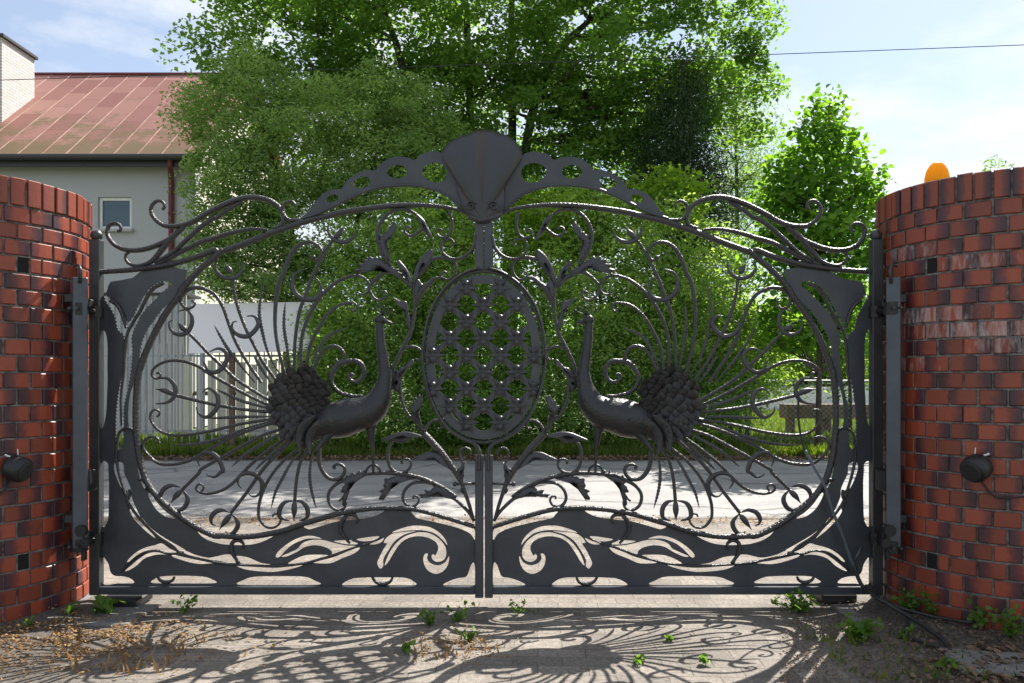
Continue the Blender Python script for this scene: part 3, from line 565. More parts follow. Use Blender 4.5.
def build_leaf(side):
    lf = Leaf(side); g = lf.g
    base = g(875.8, 592)
    lf.root = thing('gate_leaf', (base[0], GY, 0), 'right leaf of the dark wrought iron gate, its peacock facing left' if side > 0 else 'left gate leaf with the peacock facing right, the oval medallion and shell crest', 'gate', 'two leaves of the wrought iron gate')
    root = lf.root
    # frame
    p = frame_box(lf, 'hinge_post', 870.7, 881, 240, 594, .052, 'iron')
    c = g(875.8, 235.5); MB().ball((c[0], GY, c[1]), .030, 16).tube([(c[0], GY, c[1]-.03), (c[0], GY, c[1]-.015)], .018, 10).build('finial', M['iron'], p, smooth=True)
    frame_box(lf, 'bottom_rail', 493, 870.7, 586, 593.6, .045)
    a = 484.9 if side > 0 else 484.6
    frame_box(lf, 'meeting_stile', a, 492.9, 455, 597, .045)
    # lower stiles sweep out into the lip round the oval
    st = [(488.8, 470), (488.6, 456), (489.5, 449), (494, 443), (505, 438), (520, 428), (531, 412), (540, 390), (545, 365), (545, 345), (541, 322), (533, 302), (520, 285), (503, 273), (488, 268.5)]
    lf.bar('oval_lip', [g(*q) for q in st], [2.2,1.9,1.6,1.4,1.3,1.3,1.4,1.4], -.012, 8, 2.2, 'iron')
    frame_box(lf, 'upper_stile', 484.3, 493.2, 222, 270, .03, yo=.006)
    # bars
    lf.bar('arch_bar', lf.t(1, [(170,165),(240,138),(330,118),(480,105),(620,105),(760,115),(1020,150)], 2, [(170,175),(340,215),(460,255),(560,290),(700,345),(850,400),(950,430)], 3, [(0,410),(150,465),(300,505),(450,530),(600,548),(795,560)]), [1.6,2.6,2.9,3.1,3.1,3.0,2.7,2.6], -.004, 8, 1.1, 'bar', wob=.05)
    lf.bar('ring_bar', lf.t(*RING), [3.1,3.1,3.1,3.0,3.0,2.9,2.6,2.3], -.010, 8, 1.2, 'bar', wob=.05)
    # sheet between ring, post and rail
    ringpts = crv(lf.t(*RING), .02)
    out = lf.t(*OUT) + [tuple(q) for q in ringpts[::-1] if q[1] < g(0, 288)[1]]
    hs = [lf.t(*h) for h in HOLES]
    # plasma-cut serration on the long cuts near the post
    def serr(c_, amp):
        c_ = crv(c_, .0085, True); n = len(c_); o = []
        for i in range(n):
            t_ = np.array(c_[(i+1) % n])-np.array(c_[i-1]); t_ = t_/(np.linalg.norm(t_)+1e-9); nn = np.array((-t_[1], t_[0]))
            o.append(tuple(np.array(c_[i])+nn*amp*(1 if i % 2 else -1)))
        return o
    ol = [[tuple(q) for q in out]]
    for i, h in enumerate(hs):
        ol.append(serr(h, .0036) if i in (5, 7) else [tuple(q) for q in crv(h, .006, True)])
    plate('sheet_panel', ol, GY+.006, .005, M['panel'], root)
    # scalloped arch plate
    top = lf.t(16, [(150,240),(235,172),(270,157),(320,157),(362,174),(385,196),(420,184),(470,180),(520,193),(560,222),(580,246),(620,245),(670,263),(720,298),(745,335),(790,340),(840,363),(875,402),(900,440),(950,482),(900,474),(860,458),(800,430),(740,400),(680,370),(600,340),(520,325),(430,320),(350,325),(280,345),(220,375),(180,410),(140,445),(110,400)])
    def ell(cx, cy, a_, b_, th):
        o = []
        for i in range(18):
            q = 2*math.pi*i/18; x = a_*math.cos(q); y = b_*math.sin(q)*(1-.12*math.cos(q)); o.append((cx+x*math.cos(th)-y*math.sin(th), cy+x*math.sin(th)+y*math.cos(th)))
        return lf.t(16, o)
    E = [ell(287,257,62,48,-.15), ell(474,253,50,33,.05), ell(646,305,42,28,.2), ell(792,384,32,18,.3)]
    ap = lf.sheet('arch_plate', top, -.002, .006, 'panel', E)
    lf.bar('rolled_edge', lf.t(16, [(150,442),(180,410),(220,375),(280,345),(350,325),(430,320),(520,325),(600,340),(680,370),(740,400),(800,430),(860,458),(940,482)]), [1.0,1.4,1.6,1.7,1.7,1.6,1.3], -.010, 8, 1.2, 'panel', ap)
    for pts, r in SCROLLS: lf.bar('scroll', lf.t(*pts), [q*1.18 for q in r], random.uniform(-.004, .004), 8, 1.3, 'bar')
    for li, sp in enumerate(LEAVES):
        pp = lf.t(*sp)
        if li in (1, 4, 7, 9, 12, 14, 15, 16):     # ragged acanthus edge
            c_ = crv(pp, .0075, True); cen = np.mean(np.array(c_), 0); pp = [tuple(cen+(np.array(q)-cen)*(1+(.10 if (k_//2) % 2 else -.08))) for k_, q in enumerate(c_)]
        lf.leafshape(pp, random.uniform(-.006, 0))
    # collar joining the stems to the stile
    cl = MB(); a_ = lf.t(10, [(115,432)])[0]; b_ = lf.t(10, [(262,436)])[0]
    cl.tube([(a_[0], GY-.008, a_[1]), (b_[0], GY-.008, b_[1])], .007, 8).ball((b_[0], GY-.008, b_[1]), .013, 10); cl.build('collar', M['iron'], root, smooth=True)
    # tail
    for i, (pts, r, cre, ring, bud) in enumerate(RODS):
        f = lf.bar('tail_feather', lf.t(*pts), [q*1.12 for q in r], .0, 8, .9, 'bar')
        if cre: lf.cres(lf.t(*cre), f, 1.9)
        if ring: lf.cres(lf.t(*ring), f, 1.7)
        if bud: lf.bud(lf.t(*bud), f)
        for tw in TWIN.get(i, ()): lf.cres(lf.t(*tw), f, 1.9)
    for pl in PLUMES: lf.plume(lf.t(*pl))
    # peacock
    P = [lf.t(a_, [b_])[0] for a_, b_, _ in SPINE]; RR = [q/6.827/GS for _, _, q in SPINE]
    c = crv(P, .010); m = len(c)
    # resample the radii along the same parameter
    cum = [0]
    for i in range(1, len(P)): cum.append(cum[-1]+math.dist(P[i], P[i-1]))
    cc = [0]
    for i in range(1, m): cc.append(cc[-1]+float(np.linalg.norm(c[i]-c[i-1])))
    rr = np.interp(np.array(cc)*cum[-1]/cc[-1], cum, RR)
    rr[0] *= .35
    if m > 2: rr[1] *= .85
    body = MB().tube([(q[0], GY-.045, q[1]) for q in c], list(rr), 20, 1.0, up=(0,1,0))
    h0 = c[0]; bk = lf.t(4, [(676,302),(742,268),(752,300)])
    body.tube([(bk[0][0], GY-.045, bk[0][1]), ((bk[1][0]+bk[2][0])/2*.5+bk[0][0]*.5, GY-.045, (bk[1][1]+bk[2][1])/2*.55+bk[0][1]*.45), ((bk[1][0]+bk[2][0])/2, GY-.045, (bk[1][1]+bk[2][1])/2)], [.002,.009,.017], 10)
    hd = lf.t(4, [(768,278)])[0]; body.ball((hd[0], GY-.045, hd[1]), .028, 16, (1.08,.85,.95))
    bd = body.build('peacock_body', M['bird'], root, smooth=True)
    ey = MB(); e_ = lf.t(4, [(757,268)])[0]; ey.ball((e_[0], GY-.066, e_[1]), .0035, 8); ey.build('eye', M['black'], bd, smooth=True)
    cr = MB()
    for q in ((680,216),(708,196),(745,186),(787,182),(822,206)):
        a_, b_ = lf.t(4, [(752,245), q]); cr.tube([(a_[0], GY-.045, a_[1]), (b_[0], GY-.045, b_[1])], .0026, 6).ball((b_[0], GY-.045, b_[1]), .0075, 8)
    cr.build('head_crest', M['bird'], bd, smooth=True)
    lf.bar('leg', lf.t(7, [(825,330),(835,400),(832,460),(828,500)], 10, [(822,200),(818,310),(818,352)]), [6,5,3,1.6,1.3,1.3], -.035, 10, .8, 'bird', bd)
    ft = lf.bar('foot', lf.t(10, [(770,352),(785,318),(818,302),(852,318),(870,352)]), 1.2, -.03, 8, 1, 'bird', bd)
    for q, wd in (((100,400,180,470,235,545), 3.6), ((180,325,250,400,283,480,270,565), 5), ((225,300,320,375,352,460,345,550), 4.6)):
        pts = [(q[i], q[i+1]) for i in range(0, len(q), 2)]
        lf.bar('rump_feather', lf.t(8, pts), [.6, wd, wd*1.1, wd*.7, .4], -.045-.075, 10, .45, 'bird', bd, bow=-.03)
    # fan of scales at the root of the tail
    fan = MB(); fc = lf.t(8, [(362,228)])[0]; src = lf.t(8, [(225,320)])[0]
    n0 = 40; vs = []
    for j, rr_ in enumerate((1, .55)):
        for i in range(n0):
            q = 2*math.pi*i/n0; vs.append((fc[0]+side*.0+27.5/GS*rr_*math.cos(q), GY-.012-.012*j, fc[1]+32/GS*rr_*math.sin(q)))
    fan.add(vs, [(i, (i+1)%n0, n0+(i+1)%n0, n0+i) for i in range(n0)]+[tuple(range(n0, 2*n0))])
    fan.ball((fc[0], GY+.060, fc[1]), .135, 24, (.95,.42,1.12))
    rs = random.Random(4)
    for row in range(11):
        rad = (58-row*5.3)/GS; nsc = int(3+rad*GS*.35)
        for i in range(nsc*2):
            q = math.pi*2*(i+.5*(row % 2))/(nsc*2)
            q += rs.uniform(-.035,.035); rj = rad+rs.uniform(-.9,.9)/GS; x = src[0]+rj*math.cos(q); z = src[1]+rj*math.sin(q)
            if ((x-fc[0])*GS/29)**2+((z-fc[1])*GS/33)**2 > 1.0: continue
            d = np.array((math.cos(q), math.sin(q))); pe = np.array((-d[1], d[0])); s_ = (6.6+rs.uniform(-.7,.7))/GS; yo = GY-.022-.0055*row
            ns = 11; ra, rb_ = rs.uniform(-.006,.006), rs.uniform(.010,.020)
            sv_ = [(x-d[0]*s_*.2, yo-.0015, z-d[1]*s_*.2)]
            for j in range(ns):
                t_ = 2*math.pi*j/ns; w_ = .80*(1 if math.cos(t_) > -.2 else .7)
                pp = d*math.cos(t_)*s_*1.08+pe*math.sin(t_)*s_*w_; sv_.append((x+pp[0], yo-rb_*math.cos(t_)+ra*math.sin(t_)+.003*math.sin(t_)**2, z+pp[1]))
            o_ = len(sv_); sv_ += [(p_[0], p_[1]+.0025, p_[2]) for p_ in sv_[1:]]
            fs = [(0, 1+j, 1+(j+1)%ns) for j in range(ns)]+[(1+j, o_+j, o_+(j+1)%ns, 1+(j+1)%ns) for j in range(ns)]
            fan.add(sv_, fs)
    fan.build('tail_fan', M['scale'], root, smooth=False)
    if side < 0:
        # oval medallion
        def gg(px, py): return ((px-512)/GS, CH+(HZ-py)/GS)
        cx, cy, ax, ay = 483.5, 357, 60, 86
        def oval(a_, b_, n=72): return [gg(cx+a_*math.cos(2*math.pi*i/n), cy+b_*math.sin(2*math.pi*i/n)*(1+.02*math.cos(4*math.pi*i/n))) for i in range(n)]
        med = plate('oval_medallion', [oval(57.5, 84), oval(49, 75)], GY-.004, .008, M['panel'], root)
        ring = [(p_[0], GY-.010, p_[1]) for p_ in oval(60.5, 87)]; ring.append(ring[0]); ring.append(ring[1])
        MB().tube(ring, .0085, 8).build('rim', M['bar'], med, smooth=True)
        lat = MB(); sp = 16.75; ox, oy = 483.4, 355.2
        for k_ in range(-9, 10, 2):
            for sg in (-1, 1):
                # line: (x-ox) - sg*(y-oy) = k_*sp
                pts_ = []
                for q in np.linspace(-100, 100, 401):
                    x = q+k_*sp/2; y = sg*(q-k_*sp/2)
                    if (x/51)**2+((y+oy-cy)/77)**2 < 1: pts_.append((x, y))
                if len(pts_) > 8:
                    A_ = gg(ox+pts_[0][0], oy+pts_[0][1]); B_ = gg(ox+pts_[-1][0], oy+pts_[-1][1])
                    yy = GY+(-.003 if sg > 0 else .0015)
                    lat.tube([(A_[0], yy, A_[1]), (B_[0], yy, B_[1])], 4.0/GS, 4, .14, up=(0,1,0))
        lat.build('lattice', M['panel'], med)
        for j in range(-5, 6):
            for i in range(-3, 4):
                if (i+j) % 2 == 0: continue
                x, y = ox+i*sp, oy+j*sp
                if ((x-cx)/55)**2+((y-cy)/80)**2 > 1.0: continue
                c_ = gg(x, y); s = MB(); Y0 = GY-.008
                s.ball((c_[0], Y0-.014, c_[1]+.0215), .0165, 12, (1,.9,.95)); s.ball((c_[0], Y0-.016, c_[1]-.0225), .0180, 12, (1,.9,1.05))
                s.tube([(c_[0]-.058, Y0, c_[1]), (c_[0]-.02, Y0-.004, c_[1]), (c_[0], Y0-.014, c_[1]), (c_[0]+.02, Y0-.004, c_[1]), (c_[0]+.058, Y0, c_[1])], [.004,.011,.018,.011,.004], 4)
                sv = [(c_[0], Y0-.012, c_[1])]+[(c_[0]+(.064 if q % 2 == 0 else .026)*math.cos(math.pi*q/6), Y0-.001, c_[1]+(.064 if q % 2 == 0 else .026)*math.sin(math.pi*q/6)) for q in range(12)]
                s.add(sv, [(0, 1+(q+1) % 12, 1+q) for q in range(12)]+[tuple(range(1, 13))])
                for a_ in (60, 120):
                    u_ = Vector((math.cos(R(a_)), 0, math.sin(R(a_))))*.054; s.tube([Vector((c_[0], Y0, c_[1]))-u_, Vector((c_[0], Y0-.010, c_[1])), Vector((c_[0], Y0, c_[1]))+u_], [.005,.016,.005], 4)
                s.build('star_stud', M['iron'], med, smooth=False)
        # shell over the meeting of the two arch plates
        so_ = [(298,160),(308,137),(330,118),(352,108),(372,97),(392,94),(415,80),(450,75),(480,82),(497,92),(520,95),(548,110),(570,132),(583,155),(580,180),(560,202),(540,228),(526,258),(520,300),(518,350),(508,385),(470,404),(430,410),(395,395),(376,368),(366,340),(352,290),(340,240),(322,207),(302,183)]
        ol_ = crv([gg(360+x/3.596, 110+y/3.596) for x, y in so_], .006, True)
        # fluted: rows of points scaled towards the root
        root_ = np.array(gg(360+438/3.596, 110+400/3.596)); b = MB(); lev = [1, .94, .8, .6, .4, .2, .05]; vs = []; m_ = len(ol_)
        for l in lev:
            for q in ol_:
                d_ = np.array(q)-root_; an = math.atan2(d_[0], d_[1]+1e-6); L_ = float(np.linalg.norm(d_))
                fl = .026*abs(math.sin(an*5.2))**.7*min(1, L_*l/.25)*(1 if l < 1 else .6)
                vs.append((root_[0]+d_[0]*l, GY-.018-.020*(1-l**3)-fl, root_[1]+d_[1]*l))
        fs = [(l*m_+i, l*m_+(i+1)%m_, (l+1)*m_+(i+1)%m_, (l+1)*m_+i) for l in range(len(lev)-1) for i in range(m_)]
        fs.append(tuple((len(lev)-1)*m_+i for i in range(m_)))
        o2 = len(vs)
        for q in ol_: vs.append((q[0], GY-.010, q[1]))
        fs += [(i, (i+1)%m_, o2+(i+1)%m_, o2+i) for i in range(m_)]; fs.append(tuple(o2+i for i in range(m_)))
        sh = b.add(vs, fs, rib=[abs(math.sin(math.atan2((q[0]-root_[0]), (q[1]-root_[1])+1e-6)*5.2)) for q in vs for q in [(q[0], q[2])]]).build('shell_crest', SHELL, root, smooth=True)
        for sx, qx in ((1, 400), (-1, 480)):
            sp_ = []
            for i in range(26):
                t_ = i/25; r_ = 19*(1-t_*.75); an = R(200)+t_*R(470); sp_.append(gg(360+(qx+sx*(-r_*math.cos(an)))/3.596, 110+(352+r_*math.sin(an))/3.596))
            MB().tube([(q[0], GY-.045-.004*i/25, q[1]) for i, q in enumerate(sp_)], [.006*(1-.4*i/25) for i in range(26)], 8).build('volute', M['iron'], sh, smooth=True)
    return lf
SHELL = mat('shell_paint', (.048,.052,.062), .5, .15, None, (60,.3,.004))
_t = SHELL.node_tree; _a = N(_t, 'ShaderNodeAttribute', attribute_name='rib'); _tc = N(_t, 'ShaderNodeTexCoord'); _mp = N(_t, 'ShaderNodeMapping', i={'Scale': (1,1,.15)}); _n = N(_t, 'ShaderNodeTexNoise', i={'Scale': 30, 'Detail': 5})
_t.links.new(_tc.outputs['Object'], _mp.inputs[0]); _t.links.new(_mp.outputs[0], _n.inputs[0])
_m = N(_t, 'ShaderNodeMath', operation='SUBTRACT'); _t.links.new(_n.outputs[0], _m.inputs[0]); _t.links.new(_a.outputs['Fac'], _m.inputs[1])
_r = N(_t, 'ShaderNodeMapRange', i={1: -.1, 2: .5, 4: .7}); _t.links.new(_m.outputs[0], _r.inputs[0]); _x = N(_t, 'ShaderNodeMix', data_type='RGBA'); _x.inputs[6].default_value = (.048,.052,.064,1); _x.inputs[7].default_value = (.085,.06,.045,1)
_t.links.new(_r.outputs[0], _x.inputs[0]); _t.links.new(_x.outputs[2], _t.nodes['Principled BSDF'].inputs['Base Color'])
LR = build_leaf(1); LLf = build_leaf(-1)

# ------------------------------------------------ gate hardware
def column(side):
    xa, xb = (889.5, 901) if side > 0 else (70, 81.5)
    Yc = (ang(900, PRX, PY)[1].y if side > 0 else ang(68, PLX, PY)[1].y)-.075
    x = ((xa+xb)/2-512)/F*Yc; z0 = CH+(HZ-549)/F*Yc; z1 = CH+(HZ-277)/F*Yc
    r = thing('hinge_column', (x, Yc+.03, z0), ('grey square steel hinge column bolted to the '+('right' if side > 0 else 'left, sunlit')+' brick pier'), 'hinge column', 'steel hinge columns on the piers')
    MB().bbox((x+.006, Yc+.03, (z0+z1)/2), (.066, .066, z1-z0), .004, Matrix.Rotation(R(26*(1 if side < 0 else -1)), 3, 'Z')).build('tube', M['steel'], r)
    post = XG+side*(1.866-XG)
    if side < 0: post = (96.6-512)/GS
    for zz, nm in ((CH+(HZ-312)/GS, 'upper'), (CH+(HZ-538)/GS, 'lower')):
        b = MB(); b.tube([(x, Yc+.03, zz-.03), (x, Yc+.03, zz+.03)], .040, 14)
        b.tube([(post, GY, zz-.028), (post, GY, zz+.028)], .036, 14)
        b.tube([(x, Yc+.03, zz), (post, GY, zz)], .016, 10)
        b.bbox(((x+post)/2, (Yc+GY)/2, zz+.035), (.05,.05,.04), .004)
        h = b.build('hinge', M['black'], r)
        nut = MB()
        for k in (-1, 1): nut.tube([(x+k*.018*side, Yc-.005, zz), (x+k*.018*side, Yc-.028, zz)], .008, 6)
        nut.build('bolt', M['iron'], h)
    # bracket arms back into the bricks
    for zz in (z0+.14, z1-.10):
        MB().bbox((x+side*.05, Yc+.07, zz), (.05, .08, .04), .003).build('wall_bracket', M['iron'], r)
    # top scroll cap and bottom ratchet
    a = MB(); a.tube([(x-.02*side, Yc+.0, z1-.03), (x-.03*side, Yc-.01, z1+.03), (x-.015*side, Yc, z1+.06), (x+.01*side, Yc, z1+.05)], [.008,.009,.007,.004], 8); a.build('cap_hook', M['iron'], r, smooth=True)
    c = MB()
    for k, (dx, dz, rr) in enumerate(((0,.03,.028),(-.02,-.03,.022),(.008,-.06,.018))):
        c.tube([(x-side*.028+dx*side, Yc-.012, z0+.06+dz), (x-side*.028+dx*side, Yc+.012, z0+.06+dz)], rr, 14)
    c.bbox((x-side*.03, Yc+.02, z0+.02), (.018,.03,.16), .003); c.build('ratchet', M['black'], r)
    # black drive box between the post and the bricks
    xb_ = ((884 if side > 0 else 89)-512)/F*4.0; zb = CH+(HZ-480)/F*4.0
    MB().bbox((xb_, 4.0, zb), (.045, .10, .105), .004).build('stop_box', M['black'], r)
    return r
column(1); column(-1)
def gate_sensor(px, py, side, label):
    a, p = ang(px, PRX if side > 0 else PLX, PY)
    n = Vector((math.cos(a), math.sin(a), 0)); cx = PRX if side > 0 else PLX
    base = Vector((cx, PY, 0))+n*(RP); base.z = CH+(HZ-py)/F*base.y
    t = Vector((-n.y, n.x, 0)); down = Vector((0,0,-1))
    r = thing('wall_floodlight', tuple(base), label, 'wall lamp', 'black lamps on the brick piers')
    ax = (n*.75+t*(-.35 if side > 0 else .55)+down*.35).normalized()
    q = base+n*.045
    MB().tube([q-ax*.05, q-ax*.035, q-ax*.02, q+ax*.025, q+ax*.048, q+ax*.052], [.022,.045,.057,.060,.055,.045], 26).build('housing', M['black'], r, smooth=True)
    MB().tube([q+ax*.045, q+ax*.057, q+ax*.060], [.048,.048,.040], 26).build('bezel', M['rubber'], r)
    MB().tube([base-n*.005, base+n*.012], [.03,.03], 14).tube([base, q], [.012,.012], 8).build('wall_plate', M['black'], r)
    g_ = MB(); g_.tube([q+t*.01*side+Vector((0,0,.045)), q+t*.045*side+Vector((0,0,.062))+n*.01], .0045, 6); g_.tube([q-t*.012*side+Vector((0,0,.05)), q-t*.01*side+Vector((0,0,.085))], .0022, 6); g_.build('clip', M['white'], r)  # white colour stands in for the glint on bracket and antenna
    cb = []
    for k in range(14):
        s_ = k/13; aa = a+(-.0 if k < 1 else 0)+side*s_*.0
        aa = a+(s_**1.4)*.55*(1 if side > 0 else -1)*(-1 if side > 0 else -1)*(-1)
        zz = base.z-.05-.075*min(1, s_*3.2)-.012*math.sin(s_*5)
        cb.append((cx+math.cos(aa)*(RP+.006), PY+math.sin(aa)*(RP+.006), zz))
    MB().tube(cb, .0045, 6).build('lead', M['rubber'], r, smooth=True)
gate_sensor(980, 466, 1, 'round black lamp with cable on the right brick pier')
gate_sensor(11, 467, -1, 'round black lamp on the left brick pier')
# orange beacon
bm_ = leafmat('amber_plastic', (.80,.42,.012), (.86,.46,.012), (1.1,1.12,.8), .6, .25)
bp = W(937, 198, 4.12); bp.z = 2.095
r = thing('warning_beacon', tuple(bp), 'orange plastic warning beacon on top of the right brick pier', 'beacon lamp')
MB().tube([bp, bp+Vector((0,0,.035)), bp+Vector((0,0,.04))], [.056,.056,.05], 24).build('base', M['black'], r)
pr = [(0,.057),(.03,.058),(.06,.056),(.09,.049),(.11,.038),(.125,.024),(.133,.008)]
bl = MB(); nb = 96
for h_, q_ in pr:
    bl.v += [(bp.x+q_*(1+.035*math.cos(k_*2*math.pi/4))*math.cos(2*math.pi*k_/nb), bp.y+q_*(1+.035*math.cos(k_*2*math.pi/4))*math.sin(2*math.pi*k_/nb), bp.z+.04+h_*1.08) for k_ in range(nb)]
bl.f += [(j*nb+i, j*nb+(i+1)%nb, (j+1)*nb+(i+1)%nb, (j+1)*nb+i) for j in range(len(pr)-1) for i in range(nb)]+[tuple((len(pr)-1)*nb+i for i in range(nb))]
bl.build('lens', bm_, r, smooth=True)
MB().tube([bp+Vector((0,0,.045)), bp+Vector((0,0,.10))], .018, 14).build('lamp_core', M['dark'] if 'dark' in M else M['black'], r)

# cable from the gate to the ground, conduit in front of the sheet
def gp(px, py, y=0): return Vector(((px-512)/GS, GY+y, CH+(HZ-py)/GS))
pts = [gp(797,395,-.02), gp(797,420,-.022), gp(800,440,-.025), gp(804,453,-.03)]
cab = MB().tube([Vector(p) for p in crv(pts, .02)], .0055, 8).build('power_cable', M['rubber'], None, smooth=True)
tag(cab, 'thin black power cable threaded through the right gate leaf above the conduit', 'cable')
pts = [gp(803,450,-.03), gp(812,468,-.04), gp(821,485,-.05), gp(829,510,-.05), gp(838,532,-.05), gp(846,555,-.05), gp(850,565,-.05)]
t_ = thing('conduit', tuple(gp(850,565,-.05)), 'grey plastic conduit running down the right gate leaf', 'conduit')
MB().tube([Vector(p) for p in crv(pts, .02)], .0075, 10).build('pipe', mat('pale_conduit', (.10,.115,.14), .35), t_, smooth=True)
MB().tube([gp(858,544,-.045), gp(850,560,-.05)], .008, 8).build('branch', M['steel'], t_, smooth=True)
def loose(pts, r, name, label, cat, m='rubber'):
    c = crv(pts, .03); return tag(MB().tube([Vector(p) for p in c], r, 8).build(name, M[m], None, smooth=True), label, cat)
def gr(px, py, z=0.02):
    zz = z
    for _ in range(12):
        Y = F*(CH-zz)/(py-HZ); X = (px-512)/F*Y; zz = zz*.4+.6*(z+max(0, gz(X, Y)))
    return Vector((X, Y, zz))
loose([gp(850,563,-.05), gp(853,575,-.06), gp(858,585,-.08), gp(868,590,-.10), gr(880,600,.08), gr(905,614,.04), gr(930,630,.03), gr(945,642,.02), gr(951,652,.012)], .010, 'ground_cable', 'thick black cable dropping from the conduit and lying on the ground by the right pier', 'cable')
loose([gp(860,582,-.07), gr(876,598,.10), gr(898,607,.05), gr(915,612,.03), gr(940,618,.012), gr(968,622,.03), gr(985,620,.02)], .007, 'ground_cable', 'thin black cable curling along the foot of the right pier', 'cable')
loose([gr(905,612,.03), gr(908,625,.02), gr(905,634,.012), gr(925,643,.012), gr(950,650,.012)], .007, 'ground_cable', 'looped end of black cable among dead leaves by the right pier', 'cable')

# blocks and slabs under the gate
def block(name, x0, x1, y, h, d, label, m='black'):
    a = gr(x0, y, 0); b_ = gr(x1, y, 0)
    return tag(MB().bbox(((a.x+b_.x)/2, a.y+d/2, h/2), (b_.x-a.x, d, h), .008).build(name, M[m], None), label, 'block')
block('stop_block', 96, 146, 603, .045, .20, 'dark stone block under the left end of the gate')
block('stop_block', 822, 866, 604, .050, .16, 'dark stone block under the right end of the gate')
a = gr(800, 604, 0)
tag(MB().bbox((2.0, 3.92, -.004), (.75, .34, .03), .006).build('threshold_slab', M['conc'], None), 'pale concrete slab under the right end of the gate', 'slab')
tag(MB().bbox((-2.1, 3.92, -.004), (.60, .34, .03), .006).build('threshold_slab', M['conc'], None), 'pale concrete slab under the left end of the gate', 'slab')
tag(MB().bbox((2.18, 3.18, .004), (.8, .28, .03), .006, Matrix.Rotation(R(-12), 3, 'Z')).build('threshold_slab', M['conc'], None), 'old concrete slab at the foot of the right pier under the cables', 'slab')

# ------------------------------------------------ house
def roof_mat():
    m = bpy.data.materials.new('faded_red_sheet_roof'); m.use_nodes = True; t = m.node_tree; b = t.nodes['Principled BSDF']; b.inputs['Roughness'].default_value = .55
    tc = N(t, 'ShaderNodeTexCoord')
    u = N(t, 'ShaderNodeAttribute', attribute_name='ru'); v = N(t, 'ShaderNodeAttribute', attribute_name='rv')
    cb = N(t, 'ShaderNodeCombineXYZ'); t.links.new(v.outputs['Fac'], cb.inputs[0]); t.links.new(u.outputs['Fac'], cb.inputs[1])
    br = N(t, 'ShaderNodeTexBrick', i={'Scale': 1, 'Mortar Size': .010, 'Mortar Smooth': .3, 'Brick Width': 1.05, 'Row Height': .57, 'Color1': (.27,.10,.078,1), 'Color2': (.39,.19,.15,1), 'Mortar': (.16,.07,.06,1)}); t.links.new(cb.outputs[0], br.inputs[0])
    n = N(t, 'ShaderNodeTexNoise', i={'Scale': 1.3, 'Detail': 10, 'Roughness': .78}); t.links.new(tc.outputs['Object'], n.inputs[0])
    # moss grows towards the eaves
    ms = N(t, 'ShaderNodeMath', operation='MULTIPLY_ADD', i={1: -.07, 2: .06}); t.links.new(v.outputs['Fac'], ms.inputs[0])
    s = N(t, 'ShaderNodeMath', operation='ADD'); t.links.new(n.outputs[0], s.inputs[0]); t.links.new(ms.outputs[0], s.inputs[1])
    mr = N(t, 'ShaderNodeMapRange', i={1: .41, 2: .53, 4: .85}); t.links.new(s.outputs[0], mr.inputs[0])
    x = N(t, 'ShaderNodeMix', data_type='RGBA'); x.inputs[7].default_value = (.15,.11,.04,1); t.links.new(mr.outputs[0], x.inputs[0]); t.links.new(br.outputs[0], x.inputs[6]); t.links.new(x.outputs[2], b.inputs['Base Color'])
    bu = N(t, 'ShaderNodeBump', i={'Strength': .5, 'Distance': .03}); t.links.new(br.outputs['Fac'], bu.inputs['Height']); t.links.new(bu.outputs[0], b.inputs['Normal'])
    return m
HX = (195-512)/F*19.5; HL = -24.0; HY0, HY1 = 19.5, 27.4; ZE, ZR = 6.5, 10.1
M['wall'] = mat('grey_render', (.44,.44,.48), .9, 0, (1.2, (.46,.45,.47), .35, .75), (30, .4, .01))
M['cream'] = mat('cream_render', (.72,.68,.58), .9, 0, (1.0, (.62,.57,.48), .4, .8), (30, .4, .01))
M['red'] = mat('dark_red_paint', (.13,.022,.030), .45, .2)
M['dark'] = mat('dark_gutter', (.045,.04,.045), .5, .3)
house = thing('house', ((HX+HL)/2, HY0, 0), 'grey rendered house with faded red sheet metal roof and white chimney', 'house')
wx0, wx1, wz0, wz1 = W(98,0,19.5).x, W(131.5,0,19.5).x, W(0,229,19.5).z, W(0,197,19.5).z
b = MB()
def quadwall(mb, x0, x1, z0, z1, y, th=.3): mb.box(((x0+x1)/2, y+th/2, (z0+z1)/2), (x1-x0, th, z1-z0))
quadwall(b, HL, wx0, 0, ZE+.3, HY0); quadwall(b, wx1, HX, 0, ZE+.3, HY0); quadwall(b, wx0, wx1, 0, wz0, HY0); quadwall(b, wx0, wx1, wz1, ZE+.3, HY0)
b.build('front_wall', M['wall'], house)
g_ = MB(); zr_ = ZR-.25
g_.add([(HX,HY0+.3,0),(HX,HY1,0),(HX,HY1,ZE+.2),(HX,(HY0+HY1)/2,zr_),(HX,HY0+.3,ZE+.2),(HX-.3,HY0+.3,0),(HX-.3,HY1,0),(HX-.3,HY1,ZE+.2),(HX-.3,(HY0+HY1)/2,zr_),(HX-.3,HY0+.3,ZE+.2)],
      [(0,1,2,3,4),(9,8,7,6,5),(0,5,6,1),(1,6,7,2),(2,7,8,3),(3,8,9,4),(4,9,5,0)]); g_.build('gable_wall', M['cream'], house)
w_ = MB(); xm, zm = (wx0+wx1)/2, (wz0+wz1)/2; fw = .075
for c_, d_ in (((wx0+fw/2, zm), (fw, wz1-wz0)), ((wx1-fw/2, zm), (fw, wz1-wz0))): w_.bbox((c_[0], HY0+.10, c_[1]), (d_[0], .07, d_[1]), .008)
for zz in (wz0+fw/2, wz1-fw/2): w_.bbox((xm, HY0+.10, zz), (wx1-wx0-2*fw, .066, fw), .008)
wf = w_.build('window', M['white'], house)
